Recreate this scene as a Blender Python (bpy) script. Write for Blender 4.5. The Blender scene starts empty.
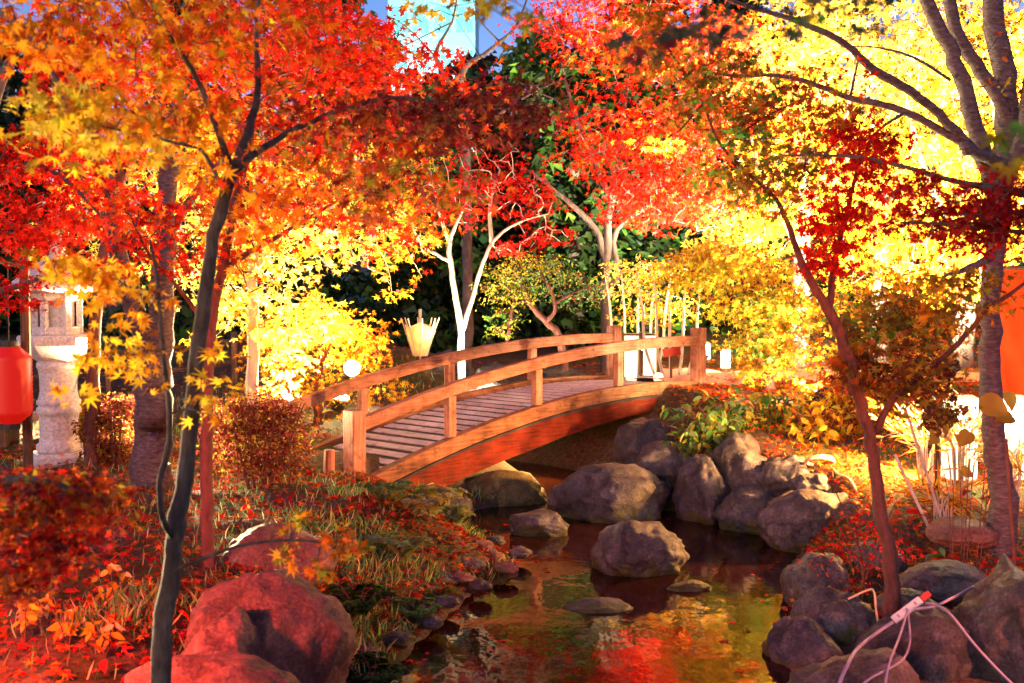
import bpy, bmesh, math, random
import numpy as np
from mathutils import Vector, Matrix, Euler, noise

R = math.radians
SC = bpy.context.scene
COL = SC.collection

# ------------------------------------------------------------------ camera, sky, sun, exposure
FPX = 1137.78
PITCH = math.atan((341.5 - 290) / FPX)
CAMZ = 2.0
cam_data = bpy.data.cameras.new('camera')
cam_data.lens = 40; cam_data.sensor_width = 36
cam_data.clip_start = 0.05; cam_data.clip_end = 2000
cam_data.dof.use_dof = True
cam_data.dof.focus_distance = 9.6
cam_data.dof.aperture_fstop = 4.0
cam = bpy.data.objects.new('camera', cam_data); COL.objects.link(cam)
cam.location = (0, 0, CAMZ)
cam.rotation_euler = (R(90) - PITCH, 0, 0)
SC.camera = cam

SUN_EL, SUN_ROT = R(13), R(205)          # low dusk sun, behind and to the left of the camera
world = bpy.data.worlds.new('World'); SC.world = world
world.use_nodes = True
wn, wl = world.node_tree.nodes, world.node_tree.links
bg = wn['Background']
sky = wn.new('ShaderNodeTexSky'); sky.sky_type = 'NISHITA'; sky.sun_disc = False
sky.sun_elevation = SUN_EL; sky.sun_rotation = SUN_ROT
hs = wn.new('ShaderNodeHueSaturation'); hs.inputs['Saturation'].default_value = 1.5
tint = wn.new('ShaderNodeMixRGB'); tint.blend_type = 'MULTIPLY'; tint.inputs[0].default_value = 1; tint.inputs[2].default_value = (.92, .76, 1.15, 1)   # violet dusk
wl.new(sky.outputs[0], hs.inputs['Color']); wl.new(hs.outputs[0], tint.inputs[1]); wl.new(tint.outputs[0], bg.inputs[0])
bg.inputs[1].default_value = 0.075

sun_data = bpy.data.lights.new('sun', 'SUN'); sun_data.energy = 0.25; sun_data.angle = R(6)
sun_data.color = (1.0, 0.66, 0.80)
sun = bpy.data.objects.new('sun', sun_data); COL.objects.link(sun)
sdir = Vector((math.sin(SUN_ROT) * math.cos(SUN_EL), math.cos(SUN_ROT) * math.cos(SUN_EL), math.sin(SUN_EL)))
sun.rotation_euler = sdir.to_track_quat('Z', 'Y').to_euler()

vs = SC.view_settings
vs.view_transform = 'Standard'; vs.look = 'None'; vs.gamma = 1.0; vs.exposure = 1.15
vs.use_curve_mapping = False
SC.cycles.use_denoising = True
SC.cycles.max_bounces = 8
SC.cycles.diffuse_bounces = 2
SC.cycles.transmission_bounces = 6
SC.cycles.sample_clamp_indirect = 6.0
SC.cycles.caustics_reflective = False; SC.cycles.caustics_refractive = False

# ------------------------------------------------------------------ helpers
def at(px, py, Y):
    """a point of the place: bearing px, elevation py as surveyed from the eye, Y metres away"""
    cx, cy = (px - 512) / FPX, (341.5 - py) / FPX
    y = math.cos(PITCH) + cy * math.sin(PITCH)
    z = -math.sin(PITCH) + cy * math.cos(PITCH)
    k = Y / y
    return Vector((cx * k, Y, CAMZ + z * k))

def sm(a, b, x):
    t = np.clip((x - a) / (b - a), 0, 1)
    return t * t * (3 - 2 * t)

POND = np.array([(-1.3, 2.0), (-1.05, 4.2), (-.80, 5.2), (-.66, 5.8), (-.50, 6.5), (-.30, 7.3), (.02, 7.9), (-.02, 8.5),
                 (-.30, 9.1), (-.52, 9.7), (-.35, 10.25), (.05, 10.7), (.30, 11.4), (.15, 12.2), (-.5, 13.0), (-.3, 13.5), (.35, 13.0),
                 (.95, 12.2), (1.10, 11.2), (1.15, 10.5), (1.50, 10.2), (1.95, 9.6), (2.30, 8.9), (2.05, 8.2), (1.88, 7.6), (1.66, 6.9),
                 (1.50, 6.1), (1.42, 5.0), (1.5, 2.0)])

def pond_sd(x, y):
    """signed distance to the water's edge, negative in the water"""
    x = np.asarray(x, float); y = np.asarray(y, float)
    d = np.full(x.shape, 1e9); ins = np.zeros(x.shape, bool)
    n = len(POND)
    for i in range(n):
        ax, ay = POND[i]; bx, by = POND[(i + 1) % n]
        ex, ey = bx - ax, by - ay
        t = np.clip(((x - ax) * ex + (y - ay) * ey) / (ex * ex + ey * ey), 0, 1)
        d = np.minimum(d, np.hypot(x - ax - t * ex, y - ay - t * ey))
        c = ((ay > y) != (by > y)) & (x < (bx - ax) * (y - ay) / (by - ay + 1e-12) + ax)
        ins ^= c
    return np.where(ins, -d, d)

def gh(x, y):
    x = np.asarray(x, float); y = np.asarray(y, float)
    d = pond_sd(x, y)
    zl = .44 + .03 * np.clip(y - 9, 0, 6)
    zr = .02 + .46 * sm(6.1, 8.7, y) + .40 * sm(8.5, 12.5, y)
    mid = .4 + .045 * np.clip(y - 4, 0, 14) - .6 * sm(9, 14, y)
    w = sm(-.6, 1.4, x - mid)
    base = zl * (1 - w) + zr * w
    base = base + .62 * np.exp(-(((x + 1.7) / 1.5) ** 2 + ((y - 15.2) / 1.6) ** 2))
    base = base + .05 * np.clip(y - 18, 0, 60) + .02 * np.clip(-x - 8, 0, 30)
    bump = .02 * np.sin(3.1 * x + 1.3 * y) + .018 * np.sin(5.3 * y - 2.2 * x + 1) + .012 * np.sin(9.7 * x + 7.1 * y)
    base = base + bump
    edge = np.where(x > .6, .55, .95) + 1.5 * np.exp(-((x - 1.55) ** 2 / .5 + (y - 11.9) ** 2 / .9))
    out = base * sm(-.05, 1, d / edge) ** .75
    inn = -.40 * sm(0, .7, -d) - .01
    return np.where(d > 0, np.maximum(out, -.01 + .12 * np.clip(d, 0, 1)), inn)

def G(x, y): return float(gh(np.array([x]), np.array([y]))[0])
def on(px, Y, dz=0.0):
    p = at(px, 300, Y); return Vector((p.x, Y, G(p.x, Y) + dz))

def link(name, me, mat=None, parent=None, loc=None):
    o = bpy.data.objects.new(name, me); COL.objects.link(o)
    if mat is not None and me is not None:
        me.materials.clear(); me.materials.append(mat)
    if parent is not None: o.parent = parent
    if loc is not None: o.location = loc
    return o

def tag(o, label=None, cat=None, group=None, kind=None):
    if label: o['label'] = label
    if cat: o['category'] = cat
    if group: o['group'] = group
    if kind: o['kind'] = kind
    return o

def thing(name, label, cat, loc=(0, 0, 0), rz=0.0, group=None):
    o = bpy.data.objects.new(name, None); COL.objects.link(o)
    o.empty_display_size = .1
    o.location = loc; o.rotation_euler = (0, 0, rz)
    return tag(o, label, cat, group)

class MB:
    """collects verts and faces for one mesh"""
    def __init__(s): s.v = []; s.f = []
    def add(s, v, f):
        b = len(s.v); s.v.extend([tuple(p) for p in v]); s.f.extend([tuple(i + b for i in q) for q in f])
    def tube(s, pts, rad, n=8, cap=True):
        pts = [Vector(p) for p in pts]; m = len(pts)
        rad = [rad] * m if not hasattr(rad, '__len__') else rad
        vs_, fs = [], []
        up = Vector((.31, .17, .93)).normalized(); side = None
        for i, p in enumerate(pts):
            t = (pts[min(i + 1, m - 1)] - pts[max(i - 1, 0)])
            if t.length < 1e-9: t = Vector((0, 0, 1))
            t.normalize()
            if side is None:
                side = t.cross(up)
                if side.length < 1e-4: side = t.cross(Vector((1, 0, 0)))
            side = (side - t * side.dot(t)).normalized()
            b = t.cross(side)
            for k in range(n):
                a = 2 * math.pi * k / n
                vs_.append(p + (side * math.cos(a) + b * math.sin(a)) * rad[i])
        for i in range(m - 1):
            for k in range(n):
                fs.append((i * n + k, i * n + (k + 1) % n, (i + 1) * n + (k + 1) % n, (i + 1) * n + k))
        if cap:
            fs.append(tuple(range(n - 1, -1, -1))); fs.append(tuple((m - 1) * n + k for k in range(n)))
        s.add(vs_, fs)
    def box(s, c, sx, sy, sz, M=None):
        v = [Vector((x * sx / 2, y * sy / 2, z * sz / 2)) for x in (-1, 1) for y in (-1, 1) for z in (-1, 1)]
        if M is not None: v = [M @ p for p in v]
        c = Vector(c)
        s.add([p + c for p in v], [(0, 1, 3, 2), (4, 6, 7, 5), (0, 4, 5, 1), (2, 3, 7, 6), (0, 2, 6, 4), (1, 5, 7, 3)])
    def lathe(s, prof, n=24, c=(0, 0, 0), rot=0.0):
        c = Vector(c); vs_, fs = [], []
        for (r, z) in prof:
            for k in range(n):
                a = 2 * math.pi * k / n + rot
                vs_.append(c + Vector((r * math.cos(a), r * math.sin(a), z)))
        for i in range(len(prof) - 1):
            for k in range(n):
                fs.append((i * n + k, i * n + (k + 1) % n, (i + 1) * n + (k + 1) % n, (i + 1) * n + k))
        fs.append(tuple(range(n - 1, -1, -1))); fs.append(tuple((len(prof) - 1) * n + k for k in range(n)))
        s.add(vs_, fs)
    def mesh(s, name, smooth=False, bevel=0.0, seg=2):
        me = bpy.data.meshes.new(name); me.from_pydata(s.v, [], s.f)
        if bevel > 0:
            bm = bmesh.new(); bm.from_mesh(me)
            bmesh.ops.remove_doubles(bm, verts=bm.verts, dist=1e-6)
            es = [e for e in bm.edges if len(e.link_faces) == 2 and e.calc_face_angle(0) > .6]
            bmesh.ops.bevel(bm, geom=es, offset=bevel, segments=seg, affect='EDGES', profile=.6, clamp_overlap=True)
            bm.to_mesh(me); bm.free()
        me.validate(); me.update()
        if smooth: me.polygons.foreach_set('use_smooth', [True] * len(me.polygons))
        return me
    def build(s, name, mat, parent=None, loc=None, smooth=False, bevel=0.0):
        return link(name, s.mesh(name, smooth, bevel), mat, parent, loc)

# ------------------------------------------------------------------ materials
def new_mat(name):
    m = bpy.data.materials.new(name); m.use_nodes = True
    nt = m.node_tree; b = nt.nodes['Principled BSDF']
    return m, nt.nodes, nt.links, b

def mat_noise(name, stops, scale=8.0, rough=.8, bump=.3, stretch=(1, 1, 1), detail=6, bdist=.02, rot=None, spec=.3, coord='Object', bscale=None):
    m, N, L, b = new_mat(name)
    tc = N.new('ShaderNodeTexCoord'); mp = N.new('ShaderNodeMapping')
    mp.inputs['Scale'].default_value = stretch
    if rot: mp.inputs['Rotation'].default_value = rot
    L.new(tc.outputs[coord], mp.inputs[0])
    n = N.new('ShaderNodeTexNoise'); n.inputs['Scale'].default_value = scale; n.inputs['Detail'].default_value = detail
    n.inputs['Roughness'].default_value = .65
    L.new(mp.outputs[0], n.inputs[0])
    cr = N.new('ShaderNodeValToRGB'); el = cr.color_ramp.elements
    while len(el) < len(stops): el.new(.5)
    for e, (p, c) in zip(el, stops): e.position = p; e.color = (*c, 1)
    L.new(n.outputs[0], cr.inputs[0]); L.new(cr.outputs[0], b.inputs['Base Color'])
    b.inputs['Roughness'].default_value = rough
    b.inputs['Specular IOR Level'].default_value = spec
    if bump:
        n2 = N.new('ShaderNodeTexNoise'); n2.inputs['Scale'].default_value = bscale or scale * 4; n2.inputs['Detail'].default_value = 8
        L.new(mp.outputs[0], n2.inputs[0])
        bp = N.new('ShaderNodeBump'); bp.inputs['Strength'].default_value = bump; bp.inputs['Distance'].default_value = bdist
        L.new(n2.outputs[0], bp.inputs['Height']); L.new(bp.outputs[0], b.inputs['Normal'])
    return m

def mat_leaf(name, trans=.5, gloss=.08):
    m, N, L, b = new_mat(name)
    N.remove(b)
    out = N['Material Output']
    a = N.new('ShaderNodeAttribute'); a.attribute_name = 'leaf_col'
    d = N.new('ShaderNodeBsdfDiffuse'); t = N.new('ShaderNodeBsdfTranslucent')
    g = N.new('ShaderNodeBsdfGlossy'); g.inputs['Roughness'].default_value = .45
    L.new(a.outputs['Color'], d.inputs[0])
    gm = N.new('ShaderNodeGamma'); gm.inputs[1].default_value = 1.08       # light through a leaf keeps its hue
    L.new(a.outputs['Color'], gm.inputs[0]); L.new(gm.outputs[0], t.inputs[0])
    mx = N.new('ShaderNodeMixShader'); mx.inputs[0].default_value = trans
    L.new(d.outputs[0], mx.inputs[1]); L.new(t.outputs[0], mx.inputs[2])
    m2 = N.new('ShaderNodeMixShader'); m2.inputs[0].default_value = gloss
    L.new(mx.outputs[0], m2.inputs[1]); L.new(g.outputs[0], m2.inputs[2])
    L.new(m2.outputs[0], out.inputs['Surface'])
    return m

def mat_emit(name, col, strength, base=(.8, .8, .8)):
    m, N, L, b = new_mat(name)
    b.inputs['Base Color'].default_value = (*base, 1)
    b.inputs['Emission Color'].default_value = (*col, 1); b.inputs['Emission Strength'].default_value = strength
    return m

M = {}
M['leaf'] = mat_leaf('leaf_blades', .55, .007)
M['dryleaf'] = mat_leaf('fallen_leaf', .2, .015)
M['grass'] = mat_leaf('grass_blades', .35, .015)
M['bark_dark'] = mat_noise('young_maple_bark', [(.3, (.035, .028, .025)), (.55, (.10, .085, .07)), (.75, (.22, .20, .17))], 14, .85, .8, (1.6, 1.6, .6), bdist=.01)
M['bark_red'] = mat_noise('reddish_bark', [(.3, (.06, .02, .018)), (.7, (.19, .065, .052))], 14, .75, .7, (1.6, 1.6, .6), bdist=.01)
M['bark_pale'] = mat_noise('pale_bark', [(.3, (.35, .28, .22)), (.7, (.75, .66, .55))], 10, .8, .3, (1, 1, .4), bdist=.006)
M['bark_grey'] = mat_noise('grey_bark', [(.3, (.05, .042, .045)), (.55, (.12, .10, .105)), (.75, (.22, .19, .20))], 9, .85, .5, (1, 1, .5), bdist=.01)

def mat_cherry():
    m = mat_noise('cherry_bark', [(.28, (.03, .018, .022)), (.5, (.10, .062, .072)), (.68, (.17, .125, .14)), (.8, (.32, .26, .27))], 9, .6, .8, (2.2, 2.2, 6.5), bdist=.012, bscale=14)
    return m
M['bark_cherry'] = mat_cherry()

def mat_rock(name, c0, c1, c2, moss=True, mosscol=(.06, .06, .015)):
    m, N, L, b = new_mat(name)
    tc = N.new('ShaderNodeTexCoord'); ge = N.new('ShaderNodeNewGeometry'); oi = N.new('ShaderNodeObjectInfo')
    add = N.new('ShaderNodeVectorMath'); add.operation = 'ADD'
    L.new(tc.outputs['Object'], add.inputs[0]); L.new(oi.outputs['Location'], add.inputs[1])
    n1 = N.new('ShaderNodeTexNoise'); n1.inputs['Scale'].default_value = 5; n1.inputs['Detail'].default_value = 10; n1.inputs['Roughness'].default_value = .7
    L.new(add.outputs[0], n1.inputs[0])
    cr = N.new('ShaderNodeValToRGB'); el = cr.color_ramp.elements
    el[0].position = .3; el[0].color = (*c0, 1); el[1].position = .52; el[1].color = (*c1, 1)
    e = el.new(.72); e.color = (*c2, 1)
    L.new(n1.outputs[0], cr.inputs[0])
    n3 = N.new('ShaderNodeTexNoise'); n3.inputs['Scale'].default_value = 60; n3.inputs['Detail'].default_value = 4
    L.new(add.outputs[0], n3.inputs[0])
    mr = N.new('ShaderNodeMapRange'); mr.inputs[1].default_value = .35; mr.inputs[2].default_value = .7; mr.inputs[3].default_value = .6; mr.inputs[4].default_value = 1.25
    L.new(n3.outputs[0], mr.inputs[0])
    mul = N.new('ShaderNodeMixRGB'); mul.blend_type = 'MULTIPLY'; mul.inputs[0].default_value = 1
    L.new(cr.outputs[0], mul.inputs[1]); L.new(mr.outputs[0], mul.inputs[2])
    col = mul.outputs[0]
    # moss and wet staining in patches near the waterline
    sx = N.new('ShaderNodeSeparateXYZ'); L.new(ge.outputs['Position'], sx.inputs[0])
    n2 = N.new('ShaderNodeTexNoise'); n2.inputs['Scale'].default_value = 7; n2.inputs['Detail'].default_value = 8
    L.new(add.outputs[0], n2.inputs[0])
    ma = N.new('ShaderNodeMath'); ma.operation = 'MULTIPLY_ADD'; ma.inputs[1].default_value = .5; ma.inputs[2].default_value = -.2
    L.new(n2.outputs[0], ma.inputs[0])
    sub = N.new('ShaderNodeMath'); sub.operation = 'SUBTRACT'; L.new(ma.outputs[0], sub.inputs[0]); L.new(sx.outputs['Z'], sub.inputs[1])
    mr2 = N.new('ShaderNodeMapRange'); mr2.inputs[1].default_value = -.02; mr2.inputs[2].default_value = .03
    L.new(sub.outputs[0], mr2.inputs[0])
    mix = N.new('ShaderNodeMixRGB'); mix.inputs[2].default_value = (*mosscol, 1)
    L.new(mr2.outputs[0], mix.inputs[0]); L.new(col, mix.inputs[1])
    L.new(mix.outputs[0], b.inputs['Base Color'])
    b.inputs['Roughness'].default_value = .58; b.inputs['Specular IOR Level'].default_value = .4
    vo = N.new('ShaderNodeTexVoronoi'); vo.feature = 'DISTANCE_TO_EDGE'; vo.inputs['Scale'].default_value = 3.2
    wv = N.new('ShaderNodeMixRGB'); wv.inputs[0].default_value = .22; L.new(add.outputs[0], wv.inputs[1]); L.new(n1.outputs[1], wv.inputs[2]); L.new(wv.outputs[0], vo.inputs[0])
    vm = N.new('ShaderNodeMapRange'); vm.inputs[1].default_value = .0; vm.inputs[2].default_value = .035; L.new(vo.outputs[0], vm.inputs[0])
    n4 = N.new('ShaderNodeTexNoise'); n4.inputs['Scale'].default_value = 14; n4.inputs['Detail'].default_value = 10; n4.inputs['Roughness'].default_value = .7
    L.new(add.outputs[0], n4.inputs[0])
    bp = N.new('ShaderNodeBump'); bp.inputs['Strength'].default_value = .8; bp.inputs['Distance'].default_value = .035
    hm = N.new('ShaderNodeMath'); hm.operation = 'MULTIPLY_ADD'; hm.inputs[1].default_value = .35; L.new(vm.outputs[0], hm.inputs[0]); L.new(n4.outputs[0], hm.inputs[2])
    L.new(hm.outputs[0], bp.inputs['Height']); L.new(bp.outputs[0], b.inputs['Normal'])
    return m
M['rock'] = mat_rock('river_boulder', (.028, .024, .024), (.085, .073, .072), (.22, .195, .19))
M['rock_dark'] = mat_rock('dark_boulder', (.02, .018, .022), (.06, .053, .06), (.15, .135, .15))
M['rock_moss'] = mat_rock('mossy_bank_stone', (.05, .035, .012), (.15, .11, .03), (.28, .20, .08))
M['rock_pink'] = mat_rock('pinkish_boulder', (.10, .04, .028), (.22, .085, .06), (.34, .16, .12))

def mat_wood(name, c0, c1, c2, along=(1, 0, 0), rough=.65):
    m, N, L, b = new_mat(name)
    tc = N.new('ShaderNodeTexCoord'); mp = N.new('ShaderNodeMapping')
    mp.inputs['Scale'].default_value = tuple(1.2 if a else 16 for a in along)
    L.new(tc.outputs['Object'], mp.inputs[0])
    n = N.new('ShaderNodeTexNoise'); n.inputs['Scale'].default_value = 3; n.inputs['Detail'].default_value = 8; n.inputs['Roughness'].default_value = .6
    L.new(mp.outputs[0], n.inputs[0])
    n2 = N.new('ShaderNodeTexNoise'); n2.inputs['Scale'].default_value = 3.5; n2.inputs['Detail'].default_value = 6
    L.new(tc.outputs['Object'], n2.inputs[0])
    mx = N.new('ShaderNodeMath'); mx.operation = 'MULTIPLY_ADD'; mx.inputs[1].default_value = .5
    L.new(n2.outputs[0], mx.inputs[0])
    hl = N.new('ShaderNodeMath'); hl.operation = 'MULTIPLY'; hl.inputs[1].default_value = .5; L.new(n.outputs[0], hl.inputs[0]); L.new(hl.outputs[0], mx.inputs[2])
    cr = N.new('ShaderNodeValToRGB'); el = cr.color_ramp.elements
    el[0].position = .36; el[0].color = (*c0, 1); el[1].position = .5; el[1].color = (*c1, 1); e = el.new(.64); e.color = (*c2, 1)
    L.new(mx.outputs[0], cr.inputs[0])
    n3 = N.new('ShaderNodeTexNoise'); n3.inputs['Scale'].default_value = 11; n3.inputs['Detail'].default_value = 9; n3.inputs['Roughness'].default_value = .75
    L.new(tc.outputs['Object'], n3.inputs[0])
    mr = N.new('ShaderNodeMapRange'); mr.inputs[1].default_value = .52; mr.inputs[2].default_value = .68; mr.inputs[3].default_value = 0; mr.inputs[4].default_value = .75
    L.new(n3.outputs[0], mr.inputs[0])
    st = N.new('ShaderNodeMixRGB'); st.inputs[2].default_value = (.045, .028, .022, 1)      # grime and rot stains
    L.new(mr.outputs[0], st.inputs[0]); L.new(cr.outputs[0], st.inputs[1]); L.new(st.outputs[0], b.inputs['Base Color'])
    b.inputs['Roughness'].default_value = rough; b.inputs['Specular IOR Level'].default_value = .15
    bp = N.new('ShaderNodeBump'); bp.inputs['Strength'].default_value = .35; bp.inputs['Distance'].default_value = .006
    L.new(n.outputs[0], bp.inputs['Height']); L.new(bp.outputs[0], b.inputs['Normal'])
    return m
M['wood_rail'] = mat_wood('rail_wood', (.17, .065, .042), (.42, .175, .105), (.58, .29, .20))
M['wood_kerb'] = mat_wood('kerb_wood', (.09, .035, .02), (.30, .12, .055), (.46, .22, .12))
M['wood_post'] = mat_wood('post_wood', (.20, .075, .045), (.46, .20, .12), (.62, .33, .22), (0, 0, 1))
M['wood_red'] = mat_wood('red_girder_wood', (.07, .008, .004), (.19, .020, .007), (.30, .045, .016))
M['wood_deck'] = mat_wood('deck_wood', (.46, .40, .41), (.64, .58, .60), (.78, .73, .76), (0, 1, 0))
M['wood_under'] = mat_wood('dark_board', (.025, .02, .024), (.055, .042, .045), (.10, .08, .08))
M['wood_dark'] = mat_wood('weathered_dark_wood', (.05, .025, .015), (.12, .06, .035), (.22, .12, .07), (0, 0, 1))
M['stone'] = mat_noise('granite', [(.35, (.38, .35, .37)), (.5, (.55, .52, .54)), (.62, (.70, .67, .68))], 40, .8, .25, bdist=.004)
M['black'] = mat_noise('black_metal', [(.3, (.02, .02, .02)), (.7, (.05, .05, .05))], 20, .45, .05)
M['white_plastic'] = mat_noise('white_plastic', [(.3, (.55, .50, .50)), (.7, (.68, .64, .64))], 12, .4, .02)
M['lilac_cable'] = mat_noise('grey_cable', [(.3, (.22, .19, .28)), (.7, (.34, .30, .42))], 12, .45, .02)
M['tan_hose'] = mat_noise('tan_hose', [(.3, (.5, .38, .22)), (.7, (.65, .5, .3))], 12, .5, .02)
M['red_paint'] = mat_noise('red_paint', [(.3, (.45, .03, .02)), (.7, (.55, .05, .03))], 12, .4, .05)
M['lens'] = mat_emit('lamp_lens', (1, .86, .55), 60)
M['lens_red'] = mat_emit('red_lamp_lens', (1, .10, .05), 30)
M['paper'] = mat_emit('lit_paper', (1, .80, .42), 5.0, (.85, .8, .7))
M['paper_white'] = mat_emit('lit_white_paper', (1, .78, .42), 1.1, (.85, .8, .7))
M['paper_red'] = mat_emit('lit_red_paper', (1, .012, .006), .22, (.28, .008, .004))

def mat_cloth():
    m, N, L, b = new_mat('orange_red_cloth'); N.remove(b); out = N['Material Output']
    tc = N.new('ShaderNodeTexCoord'); n = N.new('ShaderNodeTexNoise'); n.inputs['Scale'].default_value = 4; n.inputs['Detail'].default_value = 6
    L.new(tc.outputs['Object'], n.inputs[0])
    cr = N.new('ShaderNodeValToRGB'); el = cr.color_ramp.elements
    el[0].position = .3; el[0].color = (.66, .05, .012, 1); el[1].position = .7; el[1].color = (.80, .085, .02, 1)
    L.new(n.outputs[0], cr.inputs[0])
    d = N.new('ShaderNodeBsdfDiffuse'); t = N.new('ShaderNodeBsdfTranslucent'); mx = N.new('ShaderNodeMixShader'); mx.inputs[0].default_value = .35
    L.new(cr.outputs[0], d.inputs[0]); L.new(cr.outputs[0], t.inputs[0])
    L.new(d.outputs[0], mx.inputs[1]); L.new(t.outputs[0], mx.inputs[2]); L.new(mx.outputs[0], out.inputs['Surface'])
    return m
M['cloth'] = mat_cloth()
def mat_paper():
    m, N, L, b = new_mat('oiled_paper'); N.remove(b); out = N['Material Output']
    tc = N.new('ShaderNodeTexCoord'); n = N.new('ShaderNodeTexNoise'); n.inputs['Scale'].default_value = 9; n.inputs['Detail'].default_value = 6
    L.new(tc.outputs['Object'], n.inputs[0])
    cr = N.new('ShaderNodeValToRGB'); el = cr.color_ramp.elements
    el[0].position = .35; el[0].color = (.70, .42, .16, 1); el[1].position = .7; el[1].color = (.85, .66, .36, 1)
    L.new(n.outputs[0], cr.inputs[0])
    d = N.new('ShaderNodeBsdfDiffuse'); t = N.new('ShaderNodeBsdfTranslucent'); mx = N.new('ShaderNodeMixShader'); mx.inputs[0].default_value = .55
    L.new(cr.outputs[0], d.inputs[0]); L.new(cr.outputs[0], t.inputs[0])
    L.new(d.outputs[0], mx.inputs[1]); L.new(t.outputs[0], mx.inputs[2]); L.new(mx.outputs[0], out.inputs['Surface'])
    return m
M['oiled'] = mat_paper()

def mat_ground():
    m, N, L, b = new_mat('garden_soil')
    ge = N.new('ShaderNodeNewGeometry')
    n1 = N.new('ShaderNodeTexNoise'); n1.inputs['Scale'].default_value = 1.6; n1.inputs['Detail'].default_value = 8
    n2 = N.new('ShaderNodeTexNoise'); n2.inputs['Scale'].default_value = 22; n2.inputs['Detail'].default_value = 8; n2.inputs['Roughness'].default_value = .75
    L.new(ge.outputs['Position'], n1.inputs[0]); L.new(ge.outputs['Position'], n2.inputs[0])
    c1 = N.new('ShaderNodeValToRGB'); el = c1.color_ramp.elements
    el[0].position = .32; el[0].color = (.035, .022, .014, 1); el[1].position = .7; el[1].color = (.22, .13, .08, 1)
    L.new(n2.outputs[0], c1.inputs[0])
    c2 = N.new('ShaderNodeValToRGB'); el = c2.color_ramp.elements
    el[0].position = .3; el[0].color = (.03, .03, .01, 1); el[1].position = .72; el[1].color = (.13, .12, .03, 1)
    L.new(n2.outputs[0], c2.inputs[0])
    mr = N.new('ShaderNodeMapRange'); mr.inputs[1].default_value = .46; mr.inputs[2].default_value = .56
    L.new(n1.outputs[0], mr.inputs[0])
    mx = N.new('ShaderNodeMixRGB'); L.new(mr.outputs[0], mx.inputs[0]); L.new(c1.outputs[0], mx.inputs[1]); L.new(c2.outputs[0], mx.inputs[2])
    L.new(mx.outputs[0], b.inputs['Base Color'])
    b.inputs['Roughness'].default_value = .9; b.inputs['Specular IOR Level'].default_value = .2
    bp = N.new('ShaderNodeBump'); bp.inputs['Strength'].default_value = .8; bp.inputs['Distance'].default_value = .03
    L.new(n2.outputs[0], bp.inputs['Height']); L.new(bp.outputs[0], b.inputs['Normal'])
    return m
M['ground'] = mat_ground()
M['path'] = mat_noise('path_gravel', [(.35, (.28, .17, .15)), (.5, (.42, .28, .25)), (.65, (.52, .38, .34))], 60, .9, .4, coord='Object', bdist=.01)

def mat_water():
    m, N, L, b = new_mat('pond_water')
    b.inputs['Base Color'].default_value = (.022, .005, .002, 1)
    b.inputs['Roughness'].default_value = .055
    b.inputs['IOR'].default_value = 1.33
    b.inputs['Specular IOR Level'].default_value = .30
    tc = N.new('ShaderNodeTexCoord'); mp = N.new('ShaderNodeMapping'); mp.inputs['Scale'].default_value = (1.0, .55, 1)
    L.new(tc.outputs['Object'], mp.inputs[0])
    n = N.new('ShaderNodeTexNoise'); n.inputs['Scale'].default_value = 5; n.inputs['Detail'].default_value = 3
    L.new(mp.outputs[0], n.inputs[0])
    bp = N.new('ShaderNodeBump'); bp.inputs['Strength'].default_value = .25; bp.inputs['Distance'].default_value = .02
    L.new(n.outputs[0], bp.inputs['Height']); L.new(bp.outputs[0], b.inputs['Normal'])
    return m
M['water'] = mat_water()

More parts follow.
